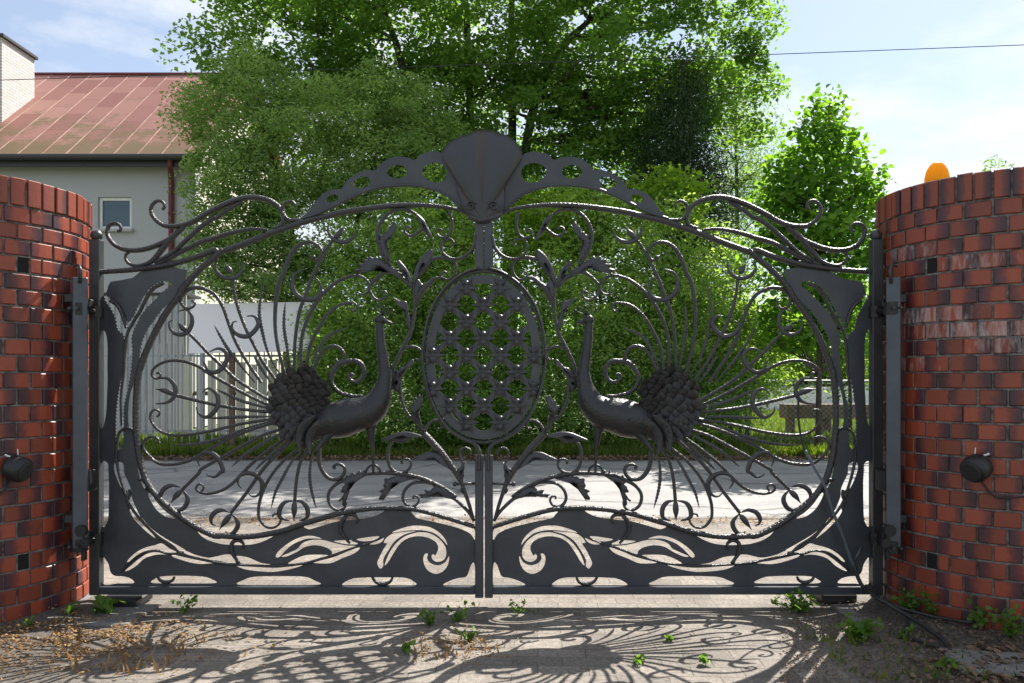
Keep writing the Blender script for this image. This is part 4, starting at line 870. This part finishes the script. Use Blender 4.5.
gl = bpy.data.materials.new('window_glass'); gl.use_nodes = True; gb = gl.node_tree.nodes['Principled BSDF']; gb.inputs['Base Color'].default_value = (.035,.06,.075,1); gb.inputs['Roughness'].default_value = .06; gb.inputs['Specular IOR Level'].default_value = .9
MB().box((xm, HY0+.115, zm), (wx1-wx0-.1, .012, wz1-wz0-.1)).build('pane', gl, wf)
MB().bbox((xm, HY0-.03, wz0-.045), (wx1-wx0+.14, .2, .07), .01).build('sill', M['wall'], wf)
# roof
YE, XR = 19.0, HX+.30; YR = (HY0+HY1)/2; rl = math.hypot(YR-YE, ZR-ZE)
rb = MB(); th = .09
for sgn in (-1, 1):
    ya = YE if sgn < 0 else 2*YR-YE
    nseg = 14; vs = []; uu = []; vv = []
    for k_, dz in ((0, 0), (1, -th)):
        for (x_, y_, z_, q_) in ((HL, ya, ZE, 0), (XR, ya, ZE, 0), (XR, YR, ZR, rl), (HL, YR, ZR, rl)):
            vs.append((x_, y_, z_+dz)); uu.append(x_+30); vv.append(q_)
    rb.add(vs, [(0,1,2,3), (7,6,5,4), (0,4,5,1), (1,5,6,2), (3,7,4,0)], ru=uu, rv=vv)
roof = rb.build('roof', roof_mat(), house)
# standing seams, a part of the sheet roof
sm_ = MB(); u_ = Vector((0, YR-YE, ZR-ZE)).normalized(); i = 0
while True:
    xx = math.ceil((HL+30)/.57)*.57-30+i*.57; i += 1
    if xx > XR-.02: break
    A_ = Vector((xx, YE, ZE+.005)); sm_.tube([A_, A_+u_*rl], [.018, .018], 4)
sm_.build('standing_seams', mat('pale_seam', (.42,.27,.22), .6, 0, (2, (.24,.12,.09), .4, .65)), roof)
MB().tube([(HL, YR, ZR+.02), (XR, YR, ZR+.02)], .05, 8).build('ridge_cap', M['red'], roof)
gt = MB(); gt.tube([(HL, YE-.05, ZE-.06), (XR, YE-.05, ZE-.06)], .075, 12); gt.bbox(((HL+XR)/2, YE+.10, ZE-.16), (XR-HL, .03, .20), .004); gt.build('gutter', M['dark'], house)
sf = MB(); sf.box(((HL+XR)/2, (YE+HY0)/2+.05, ZE-.13), (XR-HL-.02, HY0-YE-.1, .03)); sf.build('soffit', M['red'], house)
dx_ = W(170,0,19.35).x; dp = MB(); dp.tube([(dx_+.15, 19.02, ZE-.12), (dx_+.14, 19.04, ZE-.22), (dx_+.02, 19.36, ZE-.42), (dx_, 19.42, ZE-.55), (dx_, 19.42, 0)], .065, 12)
for zz in (5.2, 3.4, 1.7): dp.tube([(dx_, 19.42, zz-.02), (dx_, 19.42, zz+.02)], .08, 12)
dp.build('downpipe', M['red'], house, smooth=False)
# chimney of white brick
def chimney_mat():
    m = mat('white_chimney_brick', (.62,.60,.58), .85); t = m.node_tree; b_ = t.nodes['Principled BSDF']; tc = N(t, 'ShaderNodeTexCoord')
    sp = N(t, 'ShaderNodeSeparateXYZ'); t.links.new(tc.outputs['Object'], sp.inputs[0]); ad = N(t, 'ShaderNodeMath', operation='ADD'); t.links.new(sp.outputs[0], ad.inputs[0]); t.links.new(sp.outputs[1], ad.inputs[1])
    cb = N(t, 'ShaderNodeCombineXYZ'); t.links.new(ad.outputs[0], cb.inputs[0]); t.links.new(sp.outputs[2], cb.inputs[1])
    br = N(t, 'ShaderNodeTexBrick', i={'Scale': 1, 'Mortar Size': .012, 'Brick Width': .26, 'Row Height': .08, 'Color1': (.66,.63,.60,1), 'Color2': (.50,.48,.46,1), 'Mortar': (.34,.33,.32,1)}); t.links.new(cb.outputs[0], br.inputs[0]); t.links.new(br.outputs[0], b_.inputs['Base Color']); return m
cx1 = (2-512)/F*20.6; ch = MB(); ch.box((cx1-.35, 21.3, 8.6), (.7, 1.4, 2.75)); cm_ = ch.build('chimney', chimney_mat(), roof)
MB().bbox((cx1-.35, 21.3, 10.02), (.84, 1.54, .09), .01).build('coping', M['dark'], cm_)

# ------------------------------------------------ fences and panel beyond the road
def picket(x0, x1, y, label, m='white', pitch=.125, h=1.68):
    r = thing('bar_fence', ((x0+x1)/2, y, 0), label, 'fence')
    k = MB(); x = x0
    while x < x1: k.box((x, y, .08+h/2), (.016, .016, h)); x += pitch
    k.build('bars', M[m], r)
    for zz in (.30, h-.12): MB().box(((x0+x1)/2, y+.02, zz), (x1-x0, .02, .035)).build('rail', M[m], r)
    x = x0
    while x <= x1+.01: MB().bbox((x, y+.03, h/2), (.06, .06, h+.12), .004).build('post', M[m], r); x += 2.2
    return r
M['galv'] = mat('galvanised_bars', (.34,.35,.37), .5, .5)
picket(-7.4, -3.15, 13.4, 'pale metal bar fence across the road in front of the house', 'galv')
bd = thing('blank_billboard', (W(250,0,13.0).x, 13.0, 0), 'blank white billboard on wooden posts across the road', 'billboard')
a, c = W(190,353,13.0), W(310,302,13.0)
MB().bbox(((a.x+c.x)/2, 13.0, (a.z+c.z)/2), (c.x-a.x, .012, c.z-a.z), .003, Matrix.Rotation(R(-1.2), 3, 'Y') @ Matrix.Rotation(R(-11), 3, 'X')).build('board', leafmat('white_vinyl', (.90,.86,.88), (.90,.86,.88), (1,.98,.99), .08, .6), bd)
for px in (232, 286): x = W(px,0,13.05).x; MB().bbox((x, 13.06, 1.05), (.09, .07, 2.1), .006).build('post', M['wood'], bd)
# sunlit white boarding and grey ribbed shed behind the fence
sh = thing('ribbed_shed', (W(140,0,16.5).x, 16.5, 0), 'grey ribbed metal shed wall beside the house behind the bar fence', 'shed')
k = MB(); x0, x1 = W(60,0,16.5).x, W(183,0,16.5).x; x = x0
while x < x1: k.bbox((x+.055, 16.5, 1.45), (.09, .05, 2.9), .012); k.box((x+.115, 16.52, 1.45), (.03, .03, 2.9)); x += .13
k.build('ribbed_wall', M['wall'], sh); MB().box(((x0+x1)/2, 16.9, 2.93), (x1-x0+.1, .9, .05)).build('flat_roof', M['dark'], sh)
wf_ = thing('board_fence', (W(215,0,15.2).x, 15.2, 0), 'whitewashed board fence in broken sunlight below the billboard', 'fence')
k = MB(); x = W(184,0,15.2).x; rs = random.Random(8)
while x < W(300,0,15.2).x:
    wd = rs.uniform(.16,.24); hh = rs.uniform(1.35,1.55); k.bbox((x+wd/2, 15.2+rs.uniform(-.01,.01), hh/2+.05), (wd-.02, .025, hh), .003); x += wd+rs.choice((0,0,.05))
k.build('boards', M['cream'], wf_); k = MB(); k.box(((W(184,0,15.2).x+x)/2, 15.25, .9), (x-W(184,0,15.2).x, .05, .08)); k.build('rail', M['wood'], wf_)
# chain link fence on the right
def chainlink(x0, x1, y):
    r = thing('mesh_fence', ((x0+x1)/2, y, 0), 'low wire mesh fence in front of the sunny lawn on the right', 'fence')
    k = MB(); h = 1.15; p = .085; n = int((x1-x0+h)/p)
    for i in range(n):
        xa = x0-h+i*p
        for s_ in (0, 1):
            za, zb = 0.02, h; A_, B_ = (xa, za), (xa+h, zb)
            if A_[0] < x0: A_ = (x0, za+(x0-xa))
            if B_[0] > x1: B_ = (x1, zb-(B_[0]-x1))
            if B_[0]-A_[0] < .02: continue
            if s_: A_, B_ = (x0+x1-A_[0], A_[1]), (x0+x1-B_[0], B_[1])
            k.tube([(A_[0], y+s_*.003, A_[1]), (B_[0], y+s_*.003, B_[1])], .0022, 3)
    k.build('wire_mesh', M['galv'], r)
    x = x0
    while x <= x1+.01: MB().tube([(x, y+.02, 0), (x, y+.02, h+.1)], .022, 10).build('post', M['dark'], r); x += 1.9
    MB().tube([(x0, y+.01, h), (x1, y+.01, h)], .006, 6).build('top_wire', M['galv'], r)
chainlink(2.0, 7.6, 13.3)
pb = thing('plank_trough', (W(830,0,17).x, 17, 0), 'dark brown wooden planter box on the sunny lawn behind the mesh fence', 'planter')
a, c = W(783,418,17), W(868,404,17)
MB().bbox(((a.x+c.x)/2, 17, (a.z+c.z)/2), (c.x-a.x, .5, c.z-a.z), .01).build('box', M['wood'], pb)
for px in (790, 826, 862): MB().bbox((W(px,0,17).x, 17, a.z/2), (.07, .4, a.z), .005).build('leg', M['wood'], pb)
# far pale wall beyond the lawn
fw_ = tag(MB().bbox((12.5, 30.0, .55), (12, .2, 1.1), .01).build('boundary_wall', M['white'], None), 'low pale boundary wall at the far end of the lawn', 'wall')

# power line
wl = MB(); A_, B_ = W(-900,104,14.5), W(1900,8,14.5); P_ = []
for i in range(61):
    t = i/60; q = A_.lerp(B_, t); q.z -= .12*4*t*(1-t)*1.2; P_.append(q)
wl.tube(P_, .0075, 5); tag(wl.build('power_line', M['dark'], None), 'single overhead wire crossing in front of the roof and the trees', 'wire')

# ------------------------------------------------ trees
LM = {
 'dark': leafmat('leaf_dark', (.075,.155,.04), (.17,.28,.065), (2.1,2.1,.9), .56),
 'ash': leafmat('leaf_ash', (.17,.27,.10), (.31,.42,.16), (1.5,1.6,.7), .5),
 'mid': leafmat('leaf_mid', (.14,.25,.075), (.33,.45,.15), (1.8,1.8,.7), .57),
 'bright': leafmat('leaf_bright', (.12,.23,.04), (.24,.36,.06), (2.0,1.9,.6), .58),
 'linden': leafmat('leaf_linden', (.07,.16,.03), (.16,.29,.05), (2.2,2.2,.6), .56, .38),
 'hedge': leafmat('leaf_hedge', (.10,.19,.05), (.22,.35,.095), (1.8,1.9,.7), .54),
 'fir': leafmat('leaf_fir', (.028,.058,.026), (.06,.11,.04), (1.2,1.3,.6), .25),
 'grass': leafmat('grass_blades', (.045,.085,.015), (.15,.19,.035), (1.8,1.9,.6), .5),
 'dry': leafmat('dry_leaves', (.22,.12,.05), (.40,.27,.12), (1.2,1,.7), .3, .8),
 'brown': leafmat('brown_leaves', (.10,.062,.04), (.26,.18,.12), (1.1,1,.8), .2, .85),
 'weed': leafmat('weed_leaf', (.07,.15,.025), (.14,.23,.05), (1.9,2.0,.7), .5),
}
def leaves(name, cen, nrm_jit, size, aspect, m, parent, tint=None, droop=0.0, up_bias=.6, kind=None, rnd=False):
    """many small folded leaves as one mesh; cen: (n,3) world positions"""
    n = len(cen); o0 = np.array(ORG[parent.name]) if parent else np.zeros(3)
    nr = rng.normal(size=(n,3)); nr[:,2] = np.abs(nr[:,2])+up_bias; nr /= np.linalg.norm(nr, axis=1)[:,None]
    ax = rng.normal(size=(n,3)); ax[:,2] -= droop*2.2; ax -= nr*(ax*nr).sum(1)[:,None]*(.3 if droop else 1); ax /= np.linalg.norm(ax, axis=1)[:,None]
    si = np.cross(nr, ax); si /= np.linalg.norm(si, axis=1)[:,None]
    s = (size*rng.uniform(.6, 1.25, n))[:,None]
    c = np.asarray(cen)-o0
    fold = nr*s*.16
    v0 = c-ax*s*.5; v1 = c+si*s*aspect*.5+fold-ax*s*.08; v2 = c+ax*s*.5; v3 = c-si*s*aspect*.5+fold-ax*s*.08
    if rnd:
        def pt(a, b, f): return c+ax*s*a+si*s*aspect*b+nr*s*f
        V = np.stack([pt(-.45,0,0), pt(-.40,.55,.10), pt(-.02,.62,.14), pt(.30,.34,.06), pt(.58,0,-.10), pt(.30,-.34,.06), pt(-.02,-.62,.14), pt(-.40,-.55,.10)], 1).reshape(-1,3)
        me = bpy.data.meshes.new(name); me.vertices.add(8*n); me.vertices.foreach_set('co', V.ravel())
        b = np.arange(n)*8; F_ = np.stack([b,b+1,b+2,b+3,b+4,b,b+4,b+5,b+6,b+7],1)
        me.loops.add(10*n); me.loops.foreach_set('vertex_index', F_.ravel()); me.polygons.add(2*n); me.polygons.foreach_set('loop_start', np.arange(2*n)*5); me.polygons.foreach_set('loop_total', np.full(2*n,5)); me.update(calc_edges=True)
        ti = rng.uniform(0,1,n) if tint is None else np.clip(tint+rng.normal(0,.18,n),0,1)
        at = me.attributes.new('tint','FLOAT','POINT'); at.data.foreach_set('value', np.repeat(ti,8).astype(float))
        me.materials.append(m); return link(name, me, parent, tuple(o0))
    V = np.stack([v0,v1,v2,v3], 1).reshape(-1,3)
    me = bpy.data.meshes.new(name); me.vertices.add(4*n); me.vertices.foreach_set('co', V.ravel())
    F_ = np.empty((n,2,3), int); b = np.arange(n)*4; F_[:,0] = np.stack([b,b+1,b+2],1); F_[:,1] = np.stack([b,b+2,b+3],1)
    me.loops.add(6*n); me.loops.foreach_set('vertex_index', F_.ravel()); me.polygons.add(2*n); me.polygons.foreach_set('loop_start', np.arange(2*n)*3); me.polygons.foreach_set('loop_total', np.full(2*n,3)); me.update(calc_edges=True)
    ti = rng.uniform(0,1,n) if tint is None else np.clip(tint+rng.normal(0,.18,n),0,1)
    at = me.attributes.new('tint','FLOAT','POINT'); at.data.foreach_set('value', np.repeat(ti,4).astype(float))
    me.materials.append(m); o = link(name, me, parent, tuple(o0))
    if kind: o['kind'] = kind
    return o
def twig(mb, a, b, r0, r1, n=5, jit=.12):
    a = Vector(a); b = Vector(b); L = (b-a).length; P = []
    k = 6
    for i in range(k+1):
        t = i/k; p = a.lerp(b, t)+Vector((random.gauss(0,1), random.gauss(0,1), random.gauss(0,.6)))*(jit*L*.25*math.sin(math.pi*t)); P.append(p)
    mb.tube(P, [r0+(r1-r0)*i/k for i in range(k+1)], n)
    return P
def tree(name, base, ells, label, cat, lm, nleaf, lsize, aspect=.55, clump=.35, trunks=None, group=None, per=60, droop=0, shell=.55, tr=.12, nbr=60, up=.6):
    r = thing(name, tuple(base), label, cat, group)
    cs = []; tot = sum(e[1][0]*e[1][2]*2+.01 for e in ells); ncl = max(8, nleaf//per)
    for (c, rad) in ells:
        k = int(ncl*(rad[0]*rad[2]*2)/tot)+2
        d = rng.normal(size=(k,3)); d /= np.linalg.norm(d,axis=1)[:,None]; q = rng.uniform(0,1,k)**(1/3*shell)
        bump = 1+.16*np.sin(d[:,0]*7+c[0])*np.cos(d[:,2]*6+c[2])
        cs.append(np.array(c)+d*np.array(rad)*(q*bump)[:,None])
    cs = np.concatenate(cs); k = len(cs)
    num = rng.poisson(per*rng.uniform(.4,1.6,k)); tone = np.clip(rng.normal(.45,.25,k),0,1)
    idx = np.repeat(np.arange(k), num); cl = clump*rng.uniform(.6,1.4,k)
    off = rng.normal(size=(len(idx),3)); off *= (np.minimum(1.7, np.linalg.norm(off,axis=1))/np.linalg.norm(off,axis=1))[:,None]; off *= np.array((1,1,.6 if not droop else 1.5))
    cen = cs[idx]+off*(cl[idx]*.5)[:,None]
    cen = cen[cen[:,2] > .03]
    idx = idx[:len(cen)]
    leaves('crown', cen, 0, lsize, aspect, LM[lm], r, tint=tone[idx], droop=droop, up_bias=up, rnd=(lm == 'linden'))
    tb = MB(); tips = []
    for tk in (trunks or [[tuple(base), tuple(np.array(ells[0][0]))]]):
        P = [Vector(p) for p in crv(tk, .5)]; n = len(P); r1 = tr*.28
        tb.tube(P, [tr*(1-.72*i/(n-1)) for i in range(n)], 10); tips += [(P[i], tr*(1-.72*i/(n-1))) for i in range(max(1, n//4), n)]
    sel = rng.permutation(k)[:nbr]
    for i in sel:
        c = Vector(cs[i]); q, rr = min(tips, key=lambda a: (a[0]-c).length+max(0, a[0].z-c.z)*1.5); twig(tb, q, c, min(rr*.6, .045), .006)
    tb.build('trunk', M['bark'], r, smooth=True)
    return r
def E(px, py, Y, rx, ry, rd=None):
    c = W(px, py, Y); k = Y/F; return (tuple(c), (rx*k, rd or rx*k*.8, ry*k))
def G(px, Y): p = W(px, 0, Y); p.z = 0; return p
def tk(pts, Y): return [tuple(W(x, y, Y+d)) for x, y, d in pts]
tree('maple_tree', G(490,16.7), [E(300,30,16.0,100,80), E(400,40,16.3,100,100), E(500,0,16.7,120,110), E(610,40,16.7,110,110), E(690,30,16.7,80,90), E(735,90,16.3,45,60), E(230,60,15.7,48,60), E(560,150,17.1,100,80), E(350,130,16.7,90,60), E(640,120,17.1,70,60), E(620,-60,16.7,150,80), E(330,-60,16.3,150,80), E(470,130,17.2,110,90), E(420,180,16.8,90,60), E(610,190,17,90,60), E(490,265,17.3,120,55)],
     'tall multi-stemmed broadleaf tree rising behind the middle of the gate', 'tree', 'dark', 150000, .105, .75, .46, per=100,
     trunks=[tk([(470,440,0),(468,250,0),(470,100,0),(462,-60,0)],16.7), tk([(430,440,0),(418,250,.2),(410,120,.2),(395,40,0),(360,-40,0)],16.3), tk([(505,440,0),(520,200,0),(542,80,0),(590,20,.2),(660,-30,.4)],16.9), tk([(500,440,.5),(512,150,.5),(512,0,.3),(530,-90,0)],17.0), tk([(410,130,.2),(370,110,0),(340,105,-.3)],16.3)], tr=.16, nbr=160)
tree('ash_tree', G(300,14.5), [E(245,110,14.2,55,60), E(300,150,14,70,70), E(370,150,14.3,70,80), E(245,190,13.8,50,50), E(330,230,14,80,60), E(415,130,14.5,45,60), E(200,115,14.5,26,40), E(235,250,13.8,45,45), E(262,265,13.7,52,38), E(215,200,13.7,30,45), E(330,285,13.9,40,40), E(255,288,13.5,58,20), E(215,262,13.6,26,26)],
     'mid-height ash tree with feathery grey-green leaves between house and gate top', 'tree', 'ash', 72000, .085, .40, .36, per=80, trunks=[tk([(305,440,0),(300,330,0),(290,220,0),(260,120,0)],14.5), tk([(310,440,0),(335,300,0),(370,180,0),(390,100,0)],14.6)], tr=.09, nbr=90)
SH = [((560,220,13.6,60,45),'bright',8000,.09,'yellow-green maple sapling lit by the sun right of the shell crest'),
      ((660,200,14.0,38,30),'bright',3800,.11,'yellow-green maple sapling whose top shows above the right arch plate'),
      ((430,250,13.2,60,80),'mid',14000,.07,'green bush behind the upper left side of the oval medallion'),
      ((370,300,13.0,60,80),'mid',16000,.07,'green bush behind the left peacock neck'),
      ((480,330,13.3,70,110),'hedge',20000,.07,'dark green bush straight behind the oval medallion'),
      ((600,290,12.9,60,110),'mid',20000,.07,'green bush behind the right peacock neck'),
      ((670,300,13.1,65,100),'mid',20000,.075,'green bush behind the right peacock tail fan'),
      ((740,320,13.6,55,90),'mid',15000,.075,'leafy bush behind the right tail feathers'),
      ((420,400,12.8,90,50),'hedge',15000,.06,'low dark bush at the road edge left of the medallion foot'),
      ((560,400,12.8,90,50),'hedge',15000,.06,'low dark bush at the road edge right of the medallion foot'),
      ((330,370,13.1,40,70),'mid',9000,.065,'narrow bush beside the right end of the billboard'),
      ((690,400,13.0,60,45),'hedge',9000,.06,'low dark bush at the road edge under the right tail fan')]
for (px, py, Y, rx, ry), lm, n, ls, lab in SH:
    b_ = G(px, Y); e = [E(px,py,Y,rx,ry,.7), E(px-rx*.3, py+ry*.4, Y, rx*.7, ry*.6, .6), E(px+rx*.3, py+ry*.35, Y+.1, rx*.7, ry*.6, .6)]
    tree('shrub' if 'bush' in lab else 'maple_sapling', b_, e, lab, 'shrub' if 'bush' in lab else 'tree', lm, n, ls, .6, .34, per=40, trunks=[[tuple(b_), tuple(W(px, py-ry*.3, Y))], [tuple(b_+Vector((.1,0,0))), tuple(W(px+rx*.4, py, Y))], [tuple(b_-Vector((.1,0,0))), tuple(W(px-rx*.4, py, Y))]], tr=.035, nbr=40, group='shrubs and saplings across the road')
tree('fir_tree', G(682,15.6), [E(684,110,15.6,22,40), E(676,160,15.5,36,45), E(690,210,15.6,44,50), E(690,265,15.6,46,50)], 'dark fir tree right of the tall broadleaf tree', 'tree', 'fir', 26000, .11, .2, .5, per=60, droop=.5, trunks=[tk([(682,440,0),(683,60,0)],15.6)], tr=.16, nbr=60)
tree('birch_tree', G(735,20), [E(745,140,20,32,45), E(738,185,20,36,45), E(755,210,20,28,40), E(725,100,20,35,50)], 'thin drooping birch whose pale twigs hang above the right arch scrolls', 'tree', 'ash', 14000, .075, .45, .5, per=45, droop=.8, trunks=[tk([(735,440,0),(738,300,0),(735,90,0)],20)], tr=.09, nbr=70)
tree('linden_tree', G(822,12.6), [E(827,110,12.6,13,16), E(820,138,12.5,27,16), E(845,150,12.4,18,14), E(795,165,12.8,26,15), E(848,178,12.3,30,15), E(775,192,12.9,22,14), E(815,192,12.6,34,16), E(868,195,12.4,15,12), E(785,215,12.8,26,16), E(858,218,12.5,24,18), E(825,232,12.4,38,18), E(790,248,12.8,34,20), E(862,256,12.4,16,20), E(822,285,12.6,48,24), E(795,325,12.8,36,24), E(850,330,12.5,30,26)], 'young broad-leaved linden standing right of the gate beside the pier', 'tree', 'linden', 9500, .088, .85, .34, per=15, trunks=[tk([(818,450,0),(820,330,0),(824,220,0),(829,105,0)],12.6)], tr=.05, nbr=140, up=.5)
tree('lilac_bush', G(850,15.5), [E(850,330,15.5,40,60), E(790,345,15.8,60,45), E(735,350,15.6,50,40)], 'dense dark bush below the linden on the right', 'shrub', 'mid', 22000, .09, .6, .45, per=50, tr=.05, nbr=40)
tree('pine_tree', G(1003,26), [E(998,206,26,22,40), E(1012,215,26,26,40)], 'distant pine whose tip shows above the right pier', 'tree', 'hedge', 3500, .22, .15, .5, per=50, tr=.12, nbr=30)
tree('far_hedge', G(500,33), [E(x,350,33,60,45,1.2) for x in range(330,900,60)], 'long dark hedge closing the lawn behind the bushes', 'hedge', 'hedge', 40000, .20, .7, .9, per=60, tr=.05, nbr=20)
# grass along the far verge: nobody could count it
def blades(name, n, x0, x1, y0, y1, h, lm, label=None, z=0, cond=None):
    x = rng.uniform(x0,x1,n); y = y0+(y1-y0)*rng.uniform(0,1,n)**1.4
    f = np.sin(x*2.3)*np.cos(y*3.1+x)*.5+.5; keep = rng.uniform(0,1,n) < .35+.65*f
    x, y = x[keep], y[keep]; n = len(x); hh = h*rng.uniform(.4,1.3,n)*(.6+.6*f[keep]); a = rng.uniform(0,math.pi,n); wd = hh*.09+.004
    lx, ly = rng.normal(0,.35,n)*hh, rng.normal(0,.35,n)*hh
    V = np.stack([np.stack([x-np.cos(a)*wd, y-np.sin(a)*wd, np.full(n,z)],1), np.stack([x+np.cos(a)*wd, y+np.sin(a)*wd, np.full(n,z)],1), np.stack([x+lx, y+ly, z+hh],1)],1).reshape(-1,3)
    me = bpy.data.meshes.new(name); me.vertices.add(3*n); me.vertices.foreach_set('co', V.ravel()); me.loops.add(3*n); me.loops.foreach_set('vertex_index', np.arange(3*n)); me.polygons.add(n); me.polygons.foreach_set('loop_start', np.arange(n)*3); me.polygons.foreach_set('loop_total', np.full(n,3)); me.update(calc_edges=True)
    at = me.attributes.new('tint','FLOAT','POINT'); at.data.foreach_set('value', np.repeat(rng.uniform(0,1,n),3))
    me.materials.append(LM[lm]); o = link(name, me); return tag(o, label, None, None, 'stuff')
tag(blades('grass', 66000, -9, 9.5, 11.78, 15.5, .17, 'grass', 'long green grass on the verge across the road'), cat='grass')
tag(blades('grass', 40000, 3, 16, 15.5, 30, .14, 'grass', 'sunlit lawn grass behind the mesh fence', -.02), cat='grass')
# litter
tag(blades('dry_grass', 240, -2.5, -1.35, 3.15, 3.75, .05, 'dry', 'sparse dry grass among the leaf scraps in the left corner', .0), cat='grass')
tag(blades('dry_grass', 120, -.42, .0, 3.32, 3.58, .028, 'dry', 'dry grass wisps round the weeds in the middle of the paving', .0), cat='grass')
tag(blades('grass', 500, 1.3, 2.6, 3.05, 3.75, .045, 'grass', 'short green grass blades along the foot of the right pier', .005), cat='grass')
def litter(name, n, fn, size, lm, label, asp=.7):
    P = np.array([fn() for _ in range(n)]); o = leaves(name, P, 0, size, asp, LM[lm], None, up_bias=1.6); tag(o, label, 'leaf litter', None, 'stuff'); return o
def pl(px0, px1, py0, py1, z=.012):
    p = gr(random.uniform(px0,px1), random.uniform(py0,py1), 0); return (p.x, p.y, max(0, gz(p.x, p.y))+z*random.random()+.002)
def pg(cx, sx, cy, sy, z):
    while True:
        a_, b_ = random.gauss(cx, sx), random.gauss(cy, sy)
        if b_ > 604 and math.sin(a_*.11)+math.sin(b_*.37+a_*.05) > -.7: break
    p = gr(a_, b_, 0); return (p.x, p.y, max(0, gz(p.x, p.y))+z*random.random()+.002)
litter('leaf_litter', 480, lambda: pg(1000,38,668,18,.02), .036, 'brown', 'curled brown dead leaves lying in the right corner by the pier')
litter('leaf_litter', 2000, lambda: pg(90,75,640,16,.015), .018, 'dry', 'yellow and tan dead leaf scraps on the ground in the left corner')
litter('leaf_litter', 3500, lambda: pl(780,1030,600,690,.01), .014, 'brown', 'small brown leaf crumbs scattered before the right pier')
litter('leaf_litter', 330, lambda: pg(458,26,645,9,.012), .013, 'dry', 'dry scraps around the weeds in the middle of the paving')
def vl(): x = random.uniform(-6,8); return (x, 11.72+random.gauss(0,.17)+.1*math.sin(x*3), .015+.03*random.random())
litter('leaf_litter', 7000, vl, .055, 'brown', 'brown dead leaves along the far edge of the road')
litter('leaf_litter', 2200, lambda: (random.uniform(-4,4), 6.55+random.gauss(0,.12), .01), .022, 'dry', 'pale scraps gathered along the near edge of the road')
# weeds one by one
def weed(px, py, h, n, spread, ls, label, lm='weed', asp=.6):
    b_ = gr(px, py, 0); r = thing('weed', tuple(b_), label, 'weed', 'weeds growing in the paving')
    st = MB(); cen = []
    for i in range(max(2, n//6)):
        a = random.uniform(0, 6.28); q = spread*random.uniform(.2,1); t_ = b_+Vector((math.cos(a)*q, math.sin(a)*q*.8, h*random.uniform(.35,1)))
        P = twig(st, b_, t_, .002, .001, 4, .3)
        for k in range(6): p = P[1+k % 6]; cen.append((p.x+random.gauss(0,.35*ls), p.y+random.gauss(0,.35*ls), max(.01, p.z+random.gauss(0,.2*ls))))
    st.build('stem', LM['weed'], r); leaves('foliage', np.array(cen), 0, ls, asp, LM[lm], r, up_bias=.5, rnd=True)
WD = [(103,612,.10,34,.10,.052,'broad-leaved weed at the foot of the left pier lit bright green'),(70,613,.09,14,.05,.042,'small leafy weed left of the broad-leaved one'),(30,628,.06,10,.04,.02,'tiny sprig against the left pier base'),
 (186,612,.08,40,.09,.025,'wispy weed left of centre in the gate shadow'),(430,625,.09,50,.09,.022,'small bushy weed left of the middle of the gate'),(458,620,.10,50,.10,.022,'tall thin weed under the meeting stiles'),(520,612,.06,40,.11,.02,'low weed right of the meeting stiles'),(405,652,.05,16,.05,.032,'small round-leaved weed in the shadow of the medallion'),
 (468,640,.05,50,.09,.022,'yellowing weed patch near the centre'),(800,612,.10,110,.15,.03,'bushy weed under the right end of the gate'),(858,638,.09,90,.11,.038,'leafy green weed in front of the right end of the gate'),(902,638,.06,20,.05,.03,'small weed beside the black cables'),(910,612,.11,60,.08,.025,'thin weed nearest the gate at the right pier foot'),
 (935,616,.13,60,.08,.025,'upright weed against the right pier above the cable'),(978,628,.14,60,.09,.025,'tall weed against the right pier below the lamp'),(1010,638,.14,60,.10,.03,'weed at the frame edge at the right pier foot'),(668,640,.025,12,.03,.03,'tiny yellow weed in the peacock shadow'),(706,665,.03,14,.03,.03,'tiny bright weed at the bottom of the tail shadow'),(636,662,.025,12,.03,.028,'tiny dark green weed in the fan shadow'),(945,668,.05,14,.05,.04,'small weed at the end of the black cable loop')]
for q in WD: weed(*q[:6], q[6])
